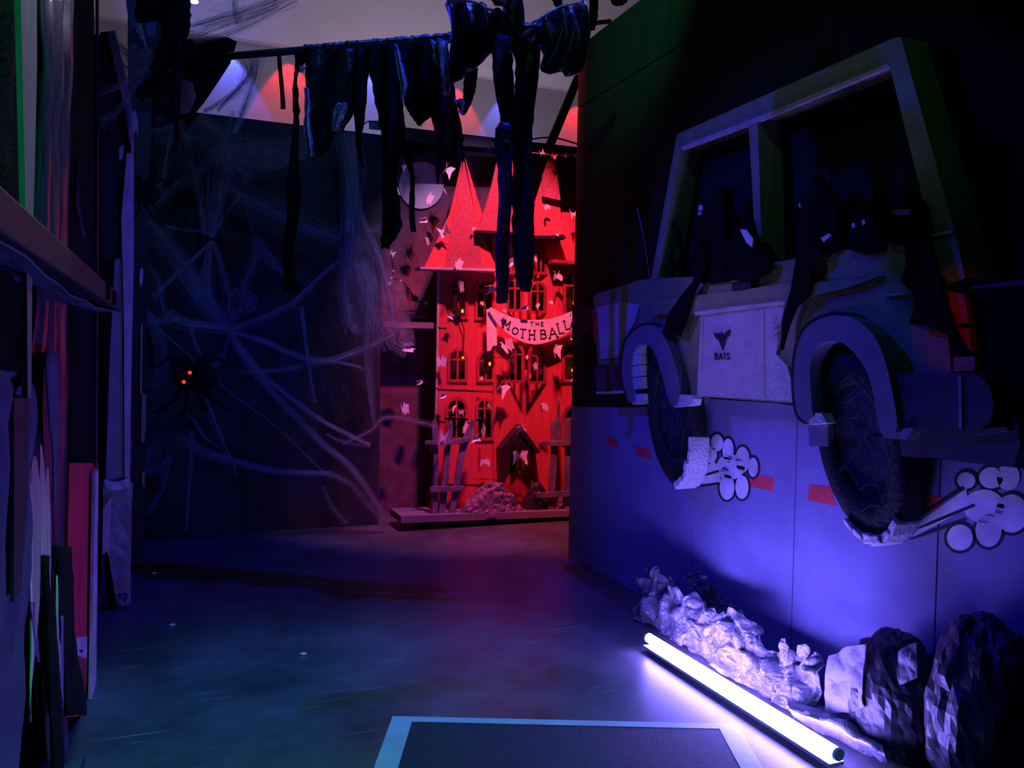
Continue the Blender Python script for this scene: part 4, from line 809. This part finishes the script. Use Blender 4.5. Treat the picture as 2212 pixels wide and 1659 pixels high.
wing2([(1116, 52, 84), (1140, 54, 86), (1158, 50, 92), (1164, 44, 118), (1172, 36, 140), (1186, 26, 158), (1204, 18, 160), (1224, 14, 160), (1244, 8, 160), (1254, 6, 150), (1258, 16, 130), (1262, 40, 108)])
for (pts) in ([(966, 2), (990, 0), (1020, 4), (1052, 18), (1080, 30)], [(1140, 54), (1170, 38), (1204, 18), (1240, 8), (1256, 8), (1262, 22)]):
    build('wing_rim', MB().tube([onY(u, v, BY-.035) for u, v in sm(pts, 3)], .006, 6), silver_lining, bat)
for (pts) in ([(1180, 142), (1200, 110), (1216, 62)], [(1218, 128), (1232, 100), (1240, 66)], [(985, 40), (990, 60), (993, 78)]):
    build('wing_rib', MB().tube([onY(u, v, BY-.065) for u, v in pts], .003, 5), blue_gloss, bat)
build('cord', MB().tube([onY(1100, -10, BY), onY(1098, -150, BY)], .004, 6), black_plastic, bat)
# dark rags high up by the top of the right wall
for lb, rows in (('small dark rag hanging at the top edge right of the bat', [(1180, 1212, -12), (1190, 1214, 2), (1196, 1212, 12), (1202, 1208, 17)]),
                 ('straight dark rag between the bat and the right wall', [(1270, 1290, -12), (1272, 1290, 20), (1270, 1288, 45), (1270, 1284, 66)]),
                 ('rounded dark rag at the top corner of the right wall', [(1316, 1356, -12), (1318, 1354, 2), (1322, 1344, 12)])):
    strip(lb, rows, lambda u, v: onY(u, v, 5.4), Vector((0, -1, 0)), black_cloth, .015, 2, 1)
hpl = MB().bar(onY(1255, 53, 5.6), onY(1320, 46, 5.6), .02, .03); tag(build('thin_batten', hpl, silver_lining), 'thin pale batten behind the rags at the top right', 'batten')

# ------------------------------------------------------------------ left side: timber, drapes, wrapped post
LX = -0.32
PL = lambda x: (lambda u, v: onX(u, v, x))
def lplate(name, pts, x, th, m, label=None, cat=None, group=None, parent=None, bevel=0):
    o = build(name, MB().plate([onX(u, v, x) for u, v in pts], (-th, 0, 0)), m, parent, bevel=bevel)
    return tag(o, label, cat, group) if cat else (tag(o, label) if label else o)
NX = Vector((1, 0, 0))
strip('blue cloth drape at the lower left edge of the picture', [(-60, 30, 800), (-60, 54, 860), (-60, 54, 1000), (-60, 50, 1300), (-60, 47, 1500), (-60, 44, 1720)], PL(-.285), NX, blue_cloth, .014, 4, 1, 13, 'side_drape', 'drape', 'drapes on the left wall')
strip('dark navy drape at the upper left edge of the picture', [(-60, 46, -30), (-60, 44, 300), (-60, 50, 600), (-60, 48, 830)], PL(-.33), NX, black_cloth, .02, 4, 1, 13, 'side_drape', 'drape', 'drapes on the left wall')
stud = thing('timber_stud', 'tall pale timber stud near the left edge, catching green light', 'stud', onX(62, 1500, -.27))
lplate('stud_post', [(44, -40), (80, -40), (80, 140), (76, 340), (70, 560), (68, 860), (60, 860), (58, 560), (50, 200)], -.262, .010, wood_pale, parent=stud)
lplate('stud_foot', [(30, 860), (64, 860), (58, 1250), (30, 1300)], -.272, .006, shelf_paint, parent=stud)
for v in (500, 548): build('stud_clip', MB().ellipsoid(onX(66, v, -.255), (.012, .014, .008), 8, 6), drip_pale, stud)
strip('glossy blue plastic curtain left of the black gap', [(78, 148, -30), (80, 146, 150), (82, 142, 350), (80, 140, 600), (70, 140, 850), (64, 146, 1050), (62, 144, 1250), (70, 140, 1450), (90, 140, 1650)], PL(-.30), NX, blue_gloss, .012, 6, 1.5, 21, 'plastic_curtain', 'curtain')
drips = [('tall pale paint drip left of the others', [(70, 76, 985), (66, 82, 1030), (62, 84, 1080), (62, 84, 1200), (65, 84, 1290), (66, 76, 1400), (62, 68, 1500), (64, 68, 1560)], drip_pale), ('pale paint drip splitting from the tallest one', [(86, 88, 960), (88, 96, 1060), (90, 97, 1200), (92, 95, 1285)], drip_pale), ('violet paint drip below the pale ones', [(64, 80, 1300), (66, 80, 1340), (70, 84, 1390), (80, 86, 1430)], drip_violet),
         ('thin yellowish paint drip in the middle', [(100, 102, 1010), (98, 106, 1130), (98, 106, 1260), (97, 103, 1390)], drip_pale), ('long thin pale drip near the black gap', [(122, 124, 1240), (119, 128, 1360), (121, 130, 1450), (122, 128, 1560), (122, 127, 1578)], drip_pale), ('thin violet drip beside the long pale one', [(129, 134, 1330), (130, 135, 1450), (131, 134, 1548)], drip_violet),
         ('upper blue-white streak of paint on the curtain', [(98, 124, 760), (104, 128, 900), (112, 124, 980), (114, 122, 1080)], blue_cloth)]
for lb, rows, m in drips: strip(lb, rows, PL(-.272), NX, m, .002, 1, .6, 5, 'paint_drip', 'drip', 'dripping paint on the left wall', thick=.003)
strip('matt black curtain filling the gap beside the red board', [(142, 206, -30), (144, 206, 400), (145, 206, 800), (148, 200, 1020), (146, 200, 1200), (140, 180, 1480), (140, 170, 1560)], PL(-.40), NX, black_cloth, .01, 4, 1, 13, 'black_curtain', 'curtain')
strip('ragged black streamer at the foot of the red board', [(118, 150, 1180), (120, 152, 1280), (126, 158, 1380), (136, 172, 1440), (142, 188, 1510), (150, 190, 1545)], PL(-.275), NX, black_cloth, .006, 2, 1.5, 7, 'torn_strip', group='black rags on the left wall')
strip('ragged black hem beside the paint drips', [(92, 112, 1200), (98, 118, 1340), (100, 124, 1480), (108, 128, 1600), (110, 130, 1720)], PL(-.268), NX, black_cloth, .006, 2, 1.5, 7, 'torn_strip', group='black rags on the left wall')
strip('thin dark feather-like shred in the black gap', [(166, 170, 350), (164, 172, 440), (172, 178, 480), (178, 184, 512)], PL(-.38), NX, blue_gloss, .002, 1, .8, 5, 'torn_strip', group='black rags on the left wall')
rb = thing('red_board', 'deep red board low on the left wall with a pale dotted patch', 'board', onX(180, 1480, -.34))
lplate('board', [(150, 1000), (212, 1000), (203, 1482), (188, 1545), (140, 1550), (146, 1200)], -.34, .02, red_board, parent=rb)
lplate('pale_patch', [(163, 1378), (191, 1374), (190, 1422), (178, 1420), (160, 1412)], -.337, .004, pink_edge, parent=rb, label='pale patch')
lplate('dark_dot', ellipse_pts(176, 1406, 4, 3, 12), -.3355, .002, dark_ink, parent=rb)
lplate('brown_strip', [(164, 1420), (190, 1424), (188, 1480), (180, 1470)], -.336, .003, castle_trim, parent=rb)
lplate('edge_board', [(206, 1020), (213, 1015), (208, 1490), (198, 1510)], -.318, .012, pink_edge, 'upright pink-lit edging board at the end of the left wall', 'board')
tag(build('thin_rod', MB().tube([onX(210, -30, -.33), onX(210, 400, -.33), onX(208, 760, -.33), onX(206, 1010, -.33)], .006, 8), blue_gloss), 'thin shiny upright rod before the wrapped post', 'rod')
sh = thing('side_shelf', 'narrow painted shelf rail running along the left wall at eye level', 'shelf', onX(140, 590, -.30))
s_a, s_b = onX(0, 452, -.25), onX(256, 630, -.25); zt = (s_a.z+s_b.z)/2
build('shelf_board', MB().box((-.34, s_a.y-.3, zt-.065), (-.235, s_b.y, zt)), shelf_paint, sh, bevel=.004)
build('shelf_sag_cloth', MB().grid(lambda i, j: Vector((-.236-.09*j, s_a.y-.3+(s_b.y-s_a.y+.2)*i, zt-.066-.035*math.sin(math.pi*i)*(1-j*.5)-.012*noise.noise(Vector((i*9, j*2, 0))))), 24, 4), blue_cloth, sh, solid=.004)
for u, v in ((236, 622), (249, 634)): build('shelf_bracket', MB().plate([onX(u+a, v+b, -.23) for a, b in ((-3, -8), (3, -5), (3, 26), (-3, 24))], (-.02, 0, 0)), black_card, sh)
# wrapped cardboard post
PY = 4.69
def yplate(name, pts, y, th, m, parent=None, label=None): return build(name, MB().plate([onY(u, v, y) for u, v in pts], (0, th, 0)), m, parent, label=label)
po = thing('wrapped_post', 'tall square post wrapped in blue-lit cardboard and tape on the left', 'post', onY(255, 1310, PY))
yplate('post_face', [(248, 560), (272, 555), (284, 230), (284, 560), (279, 800), (276, 1045), (228, 1045), (236, 800)], PY, .22, card_wrap, po)
yplate('post_lit_edge', [(262, 470), (274, 330), (283, 330), (283, 700), (277, 1042), (269, 1042), (268, 700)], PY-.008, .02, card_edge2, po, 'paler strip painting the lit right edge of the post')  # light on the post's edge painted as a paler strip
yplate('upper_panel', [(216, 70), (246, 66), (272, 175), (286, 250), (280, 390), (262, 470), (250, 560), (222, 560), (216, 300)], PY+.01, .2, shelf_paint, po)
yplate('slanted_lath', [(232, 70), (248, 64), (276, 180), (288, 250), (284, 330), (272, 250), (250, 150)], PY-.02, .03, card_wrap, po)
crumple('lower_wrap', lambda i, j: onY(222+i*64-4*j, 1042+j*(250+18*(1-i)), PY-.012), 14, 30, .009, card_wrap, None, None, parent=po, freq=8, nrm=Vector((0, -1, 0)))
crumple('foot_tape', lambda i, j: onY(238+i*45, 1288+j*22-6*i, PY-.03), 10, 4, .008, silver_lining, None, None, parent=po, freq=14, nrm=Vector((0, -1, 0)))
crumple('tape_band', lambda i, j: onY(226+i*56, 1036+j*18+5*math.sin(i*4), PY-.025), 12, 4, .007, card_edge2, None, None, parent=po, freq=14, nrm=Vector((0, -1, 0)))
for k, (q, m, lb) in enumerate(((([(236, 1080), (240, 1075), (236, 1200), (222, 1195), (222, 1100)]), card_edge2, 'pale torn flap of card on the post foot'),
                     ([(222, 1200), (232, 1190), (252, 1310), (243, 1322), (232, 1325)], black_card, 'dark lath leaning at the foot of the wrapped post'))):
    tag(yplate('leaning_lath' if k else 'torn_flap', q, PY-.05, .012, m), lb, 'lath' if k else 'card')
for k, (q, lb) in enumerate(((([(258, 318), (267, 312), (266, 340), (260, 346), (257, 340)]), 'pale paper scrap pinned to the post at its middle height'), ([(286, 246), (292, 236), (298, 264), (299, 296), (293, 280), (288, 290)], 'torn pale paper flag sticking out at the top of the post'),
                     ([(278, 104), (292, 95), (296, 100), (290, 112)], 'small pink-lit paper corner above the cobweb tuft'), ([(304, 578), (309, 582), (309, 606), (303, 622), (301, 600)], 'pale paper scrap behind the post at shelf height'))):
    tag(yplate('paper_scrap', q, PY-.06 if k < 2 else PY+.3, .004, card_edge2), lb, 'paper', 'paper scraps about the post')
# rear door edge beyond the post
lp = thing('rear_upright', 'narrow dark upright with flaking pink-lit edge beyond the post', 'upright', onY(310, 1180, 5.6))
yplate('upright', [(288, 240), (322, 240), (318, 700), (312, 1216), (286, 1220)], 5.6, .05, bumper_paint, lp)
for q in ([(306, 848), (316, 852), (315, 900), (312, 956), (305, 955)], [(307, 1020), (313, 1016), (312, 1050), (307, 1052)], [(304, 700), (308, 700), (306, 850), (302, 850)]):
    yplate('flaked_edge', q, 5.59, .012, pink_edge, lp)

# black cloth shapes at the top left
strip('thick black cloth limb slanting down from the top left', [(318, 410, -14), (330, 412, 20), (350, 410, 60), (340, 400, 95), (330, 384, 130), (314, 356, 165), (296, 336, 195), (294, 322, 215)], lambda u, v: onY(u, v, 4.75), Vector((0, -1, 0)), black_cloth, .03, 2.5, 2, 9)
strip('black cloth ribbon hanging straight from the slanting limb', [(372, 396, 60), (372, 394, 120), (373, 392, 180), (374, 388, 240), (375, 384, 300), (376, 381, 330)], lambda u, v: onY(u, v, 4.72), Vector((0, -1, 0)), black_cloth, .01, 1.5, 1)
strip('wide black cloth band across the top left corner', [(300, 400, -30), (296, 404, 0), (290, 402, 24), (294, 340, 44), (296, 312, 48)], lambda u, v: onY(u, v, 4.6), Vector((0, -1, 0)), black_cloth, .012, 2, 1.5)
yplate_c = MB().plate([onY(u, v, 5.95) for u, v in [(409, 82), (440, 82), (492, 80), (512, 90), (498, 135), (470, 178), (440, 222), (420, 246), (414, 260), (396, 258), (392, 250), (412, 240), (420, 218), (424, 206), (416, 178), (398, 168), (386, 172), (384, 240), (380, 240), (382, 100)]], (0, .02, 0))
tag(build('cloth_sail', yplate_c, black_cloth), 'black sail-shaped cloth with a curled tail at the upper left', 'cloth')
tag(build('sail_lit_edge', MB().tube([onY(u, v, 5.94) for u, v in ((408, 82), (440, 83), (478, 80))], .006, 6), drip_pale), 'pale line painting the lit top edge of the black sail-shaped cloth', 'lit edge')  # pale tube paints the light along the cloth's top edge
def lump(d): return 1+.08*noise.noise(d*2.5)
tag(build('pale_lump', MB().ellipsoid(onY(402, 206, 6.25), (.085, .05, .14), 18, 12, lump), mat('lump_paper', (0.5, 0.5, 0.56), .8), smooth=True), 'pale rounded lump made up for the lit far wall behind the black ribbon', 'pale shape')  # made-up lump where the lit far wall shows through
for k, (q, lb) in enumerate(([([(270, -20), (300, -20), (303, 20), (294, 56), (284, 62), (274, 20)]), 'grey-blue cloth scrap at the very top left'], [([(296, 46), (305, 44), (312, 78), (318, 110), (306, 84), (294, 66)]), 'mottled pale rag hanging below the top left scrap'], [([(312, 44), (338, 40), (336, 78), (330, 84), (318, 76)]), 'grey-blue cloth patch between the black limbs'])):
    tag(yplate('cloth_scrap', q, 5.3, .006, blue_cloth if k != 1 else silver_lining), lb, 'cloth', 'cloth scraps at the top left')
tag(build('small_lamp', MB().ellipsoid(onY(419, 3, 7.0), (.035, .03, .016), 12, 8), lamp_white), 'tiny bright oval lamp at the top left', 'lamp')

# ------------------------------------------------------------------ spiders
def spider(label, c, s, legs, eyes=None, m=black_cloth):
    t = thing('furry_spider', label, 'spider', c, None)
    build('abdomen', MB().ellipsoid(c+Vector((.25*s, .1*s, .05*s)), (s*.62, s*.5, s*.5), 18, 12, lambda d: 1+.22*noise.noise(d*6)), m, t)
    build('head', MB().ellipsoid(c+Vector((-.5*s, -.15*s, 0)), (s*.34, s*.32, s*.3), 14, 10, lambda d: 1+.2*noise.noise(d*6)), m, t)
    for k in range(8):
        sd_ = 1 if k < 4 else -1; a = R(-50+33*(k % 4)); reach = legs*(.9+.2*random.random())
        kx, kz = math.sin(a)*reach*.55, .55*reach*sd_*math.cos(a*.6)
        build('leg', MB().tube(sm([tuple(c+Vector((-.2*s, -.1*s, 0))), tuple(c+Vector((kx, -.35*s, kz))), tuple(c+Vector((kx*1.9, -.1*s, kz*1.05-.25*reach)))], 4), [s*.10]*4+[s*.07]*4+[s*.03], 6), m, t)
    hair = MB()
    for k in range(160):
        d = Vector((random.gauss(0, 1), random.gauss(0, 1), random.gauss(0, 1))).normalized(); p = c+Vector((.25*s+d.x*s*.6, .1*s+d.y*s*.48, .05*s+d.z*s*.48))
        hair.tube([p, p+d*s*.16+Vector((0, 0, -.05*s))], [s*.012, s*.003], 3, False)
    tag(build('fur', hair, m, t, fixn=False), kind='stuff')
    for e in (eyes or ()): build('eye', MB().ellipsoid(e, (.012, .010, .012), 10, 7), led_red, t, label='glowing red eye')
    return t
spider('black furry spider perched in the cobweb beside the wrapped post', onY(312, 420, 5.2), .10, .17)
spider('large black spider with two glowing red eyes lurking in the cobweb', onY(420, 818, 5.9), .17, .30, [onY(410, 805, 5.72), onY(397, 825, 5.72)])

# ------------------------------------------------------------------ cobwebs
random.seed(11)
def web(label, strands, y, veils=(), name='cobweb'):
    c = onY(strands[0][0][0][0], strands[0][0][0][1], y)
    t = thing(name, label, 'cobweb', c, None)
    for pts, w0, w1, nf in strands:
        mb = MB(); P = sm([(a, b) for a, b in pts], 5 if len(pts) > 2 else 8)
        if len(pts) == 2: P = [(pts[0][0]+(pts[1][0]-pts[0][0])*k/8, pts[0][1]+(pts[1][1]-pts[0][1])*k/8) for k in range(9)]
        K = len(P)
        for f in range(nf):
            o0 = max(-1.6, min(1.6, random.gauss(0, .6))); fl = 1.5*random.random(); dy = random.uniform(-.05, .05); s0 = random.uniform(0, 50); q = []
            k0 = 0 if random.random() < .75 else random.randint(0, K//3); k1 = K if random.random() < .75 else K-random.randint(0, K//3)
            for k in range(k0, k1):
                i = k/(K-1); a = P[max(k-1, 0)]; b = P[min(k+1, K-1)]; dx, dv = b[0]-a[0], b[1]-a[1]; l = math.hypot(dx, dv) or 1
                wd = (w0+(w1-w0)*i)*1.35+14*max(0, .18-min(i, 1-i))*fl; o = (o0+.35*noise.noise(Vector((i*5, s0, 0))))*wd/2
                q.append(onY(P[k][0]-dv/l*o, P[k][1]+dx/l*o, y+dy+.04*noise.noise(Vector((i*3, s0, 4)))))
            if len(q) > 2: mb.tube(q, random.uniform(.0003, .0007), 3, False)
        tag(build('strand', mb, web_mat, t, fixn=False), kind='stuff')
    for rows, dy in veils:
        L = sm(rows, 4); n = 9; vs_ = []
        for k, (a, b, v) in enumerate(L):
            for i in range(n):
                q = i/(n-1); vs_.append(onY(a+(b-a)*q+3*noise.noise(Vector((k*.4, q*3, 1))), v, y+dy+.05*noise.noise(Vector((k*.3, q*4, dy*50)))))
        build('veil', MB().add(vs_, [(k*n+i, k*n+i+1, (k+1)*n+i+1, (k+1)*n+i) for k in range(len(L)-1) for i in range(n-1)]), veil, t, smooth=True)
    return t
web('upper left cobweb stretched between the post and the back wall top', [
    ([(302, 452), (340, 428), (385, 400), (430, 368), (482, 312)], 16, 16, 60), ([(430, 250), (470, 300), (500, 330), (560, 345), (620, 330), (672, 300)], 22, 60, 60), ([(482, 300), (540, 312), (600, 318), (668, 314)], 30, 34, 60),
    ([(430, 255), (450, 270), (490, 300)], 14, 26, 30), ([(395, 258), (412, 330), (425, 390), (446, 506)], 26, 9, 40), ([(505, 240), (490, 290), (480, 320)], 8, 10, 16), ([(480, 320), (470, 400), (462, 470), (457, 512)], 44, 6, 90),
    ([(455, 512), (490, 460), (520, 420), (530, 395)], 5, 7, 18), ([(482, 320), (500, 400), (540, 430), (600, 460), (660, 490), (735, 520)], 30, 24, 70), ([(300, 270), (350, 280), (400, 258)], 12, 8, 22), ([(310, 282), (360, 300), (420, 300), (480, 318)], 20, 16, 30),
    ([(380, 260), (360, 330), (350, 390), (320, 440)], 18, 8, 30), ([(522, 420), (545, 480), (552, 510), (575, 540)], 6, 14, 18), ([(480, 330), (520, 370), (528, 400)], 14, 4, 24)], 6.05,
    [([(480, 560, 318), (490, 660, 335), (520, 640, 352), (530, 580, 375), (528, 548, 395)], 0.01)])
web('middle left cobweb radiating from the knot on the back wall', [
    ([(458, 520), (420, 556), (380, 592), (330, 640)], 5, 8, 24), ([(456, 522), (446, 580), (440, 620), (425, 660)], 6, 30, 44), ([(462, 524), (480, 580), (492, 630), (500, 700)], 7, 14, 40), ([(458, 524), (450, 590), (455, 640), (475, 680)], 6, 10, 24),
    ([(312, 466), (350, 512), (400, 570), (440, 640), (496, 712)], 14, 26, 90), ([(330, 500), (380, 560), (430, 640), (490, 706)], 30, 18, 60), ([(552, 510), (570, 540), (590, 570), (616, 590)], 22, 8, 36), ([(552, 512), (552, 560), (540, 590), (520, 640)], 10, 16, 30),
    ([(500, 630), (520, 645), (540, 640), (542, 660), (520, 672), (510, 690)], 12, 14, 40), ([(306, 466), (300, 520), (310, 570)], 6, 9, 20), ([(318, 566), (340, 600), (350, 650), (360, 690)], 10, 12, 26), ([(440, 500), (400, 498), (360, 490)], 7, 4, 14)], 6.08)
web('lower left cobweb fanning from the central knot above the red-eyed spider', [
    ([(497, 714), (560, 690), (600, 672), (640, 648), (700, 590), (740, 560)], 12, 5, 54), ([(497, 716), (560, 800), (620, 852), (700, 910), (800, 962)], 9, 7, 50), ([(497, 718), (540, 790), (620, 880), (700, 960), (760, 1010), (820, 1100), (840, 1128)], 9, 10, 60),
    ([(500, 716), (570, 738), (640, 768), (706, 780), (780, 756), (850, 722)], 7, 9, 54), ([(520, 806), (600, 800), (660, 790), (706, 780)], 6, 8, 30), ([(706, 780), (760, 788), (800, 802)], 5, 5, 18), ([(496, 716), (480, 770), (450, 800), (424, 812)], 4, 14, 26),
    ([(330, 700), (400, 760), (500, 850), (600, 925), (700, 1020), (720, 1030)], 2, 3, 10), ([(497, 712), (440, 705), (400, 700), (360, 680)], 10, 22, 44), ([(412, 700), (420, 740), (440, 775)], 8, 6, 20), ([(275, 962), (320, 970), (350, 945), (400, 955), (440, 975), (500, 995), (600, 1018), (710, 1022)], 26, 4, 70),
    ([(710, 1022), (760, 1050), (800, 1100), (832, 1130)], 5, 12, 30), ([(400, 890), (420, 910), (440, 940), (470, 965)], 4, 5, 14), ([(440, 856), (470, 930), (490, 980), (505, 1000), (506, 1030)], 10, 4, 28), ([(415, 930), (412, 1000), (408, 1060), (402, 1146)], 9, 5, 32),
    ([(650, 660), (660, 740), (668, 800), (680, 870)], 12, 6, 34), ([(706, 936), (730, 950), (790, 965)], 4, 6, 18), ([(700, 1050), (715, 1090), (740, 1120), (752, 1130)], 5, 12, 26), ([(300, 660), (340, 720), (350, 800), (330, 840)], 18, 20, 60), ([(290, 650), (330, 690), (390, 690)], 14, 5, 30), ([(740, 960), (800, 930), (840, 900), (945, 920)], 4, 7, 20),
    ([(270, 970), (300, 1010), (340, 1015), (370, 985)], 20, 16, 50), ([(370, 985), (350, 1060), (320, 1110)], 14, 6, 24)], 6.02,
    [([(262, 330, 950), (270, 350, 975), (280, 340, 1000), (300, 330, 1020)], 0.0)])
web('tall pale cobweb veil hanging at the right end of the black back wall', [
    ([(745, 285), (758, 340), (758, 420), (752, 520), (748, 600)], 30, 16, 80), ([(752, 300), (762, 390), (780, 470), (812, 540), (830, 600), (845, 680)], 16, 8, 70), ([(750, 520), (770, 600), (800, 680), (830, 760)], 14, 40, 80), ([(742, 540), (740, 620), (750, 690), (760, 712)], 8, 14, 50),
    ([(790, 560), (800, 640), (792, 760), (800, 860), (808, 920)], 24, 5, 54), ([(800, 500), (826, 488)], 12, 18, 20), ([(850, 640), (860, 690), (850, 740), (880, 760)], 30, 24, 60)], 6.0,
    [([(742, 772, 290), (745, 768, 380), (746, 770, 450), (744, 790, 520), (742, 826, 590), (746, 846, 650), (760, 860, 720)], 0.0), ([(826, 860, 580), (826, 880, 640), (830, 890, 700), (846, 900, 745)], .1)])
web('dim green-lit cobweb stretched across the top left corner', [
    ([(400, 60), (470, 40), (540, 20), (620, -10)], 10, 14, 40), ([(410, 80), (480, 52), (550, 30), (600, 10)], 16, 10, 40), ([(505, -10), (508, 20), (514, 52)], 10, 8, 30), ([(420, 90), (500, 70), (560, 40), (640, -5)], 6, 20, 30)], 5.5,
    [([(500, 640, -10), (460, 600, 15), (430, 560, 35), (415, 520, 55)], 0.0)])
web('fuzzy cobweb tuft clinging to the top of the wrapped post', [
    ([(248, 88), (270, 112), (300, 122), (326, 108)], 8, 14, 46), ([(262, 130), (290, 150), (320, 140)], 40, 24, 80), ([(215, 205), (250, 190), (280, 172)], 10, 10, 26), ([(215, 260), (240, 250), (262, 228), (290, 180)], 12, 5, 26)], 4.6,
    [([(258, 330, 104), (262, 328, 125), (266, 316, 148), (272, 300, 165)], 0.0), ([(210, 240, 235), (212, 250, 255), (212, 240, 290)], 0.0)])
web('thin grey cobweb rags hanging from the left end of the pole', [
    ([(520, 120), (535, 150), (520, 190), (470, 225), (440, 240)], 22, 5, 40), ([(560, 118), (548, 180), (530, 230), (505, 290)], 22, 6, 50), ([(545, 120), (540, 160), (500, 205), (470, 240)], 12, 6, 30)], 5.3,
    [([(520, 570, 120), (518, 560, 150), (510, 548, 180), (516, 536, 205)], 0.0)])
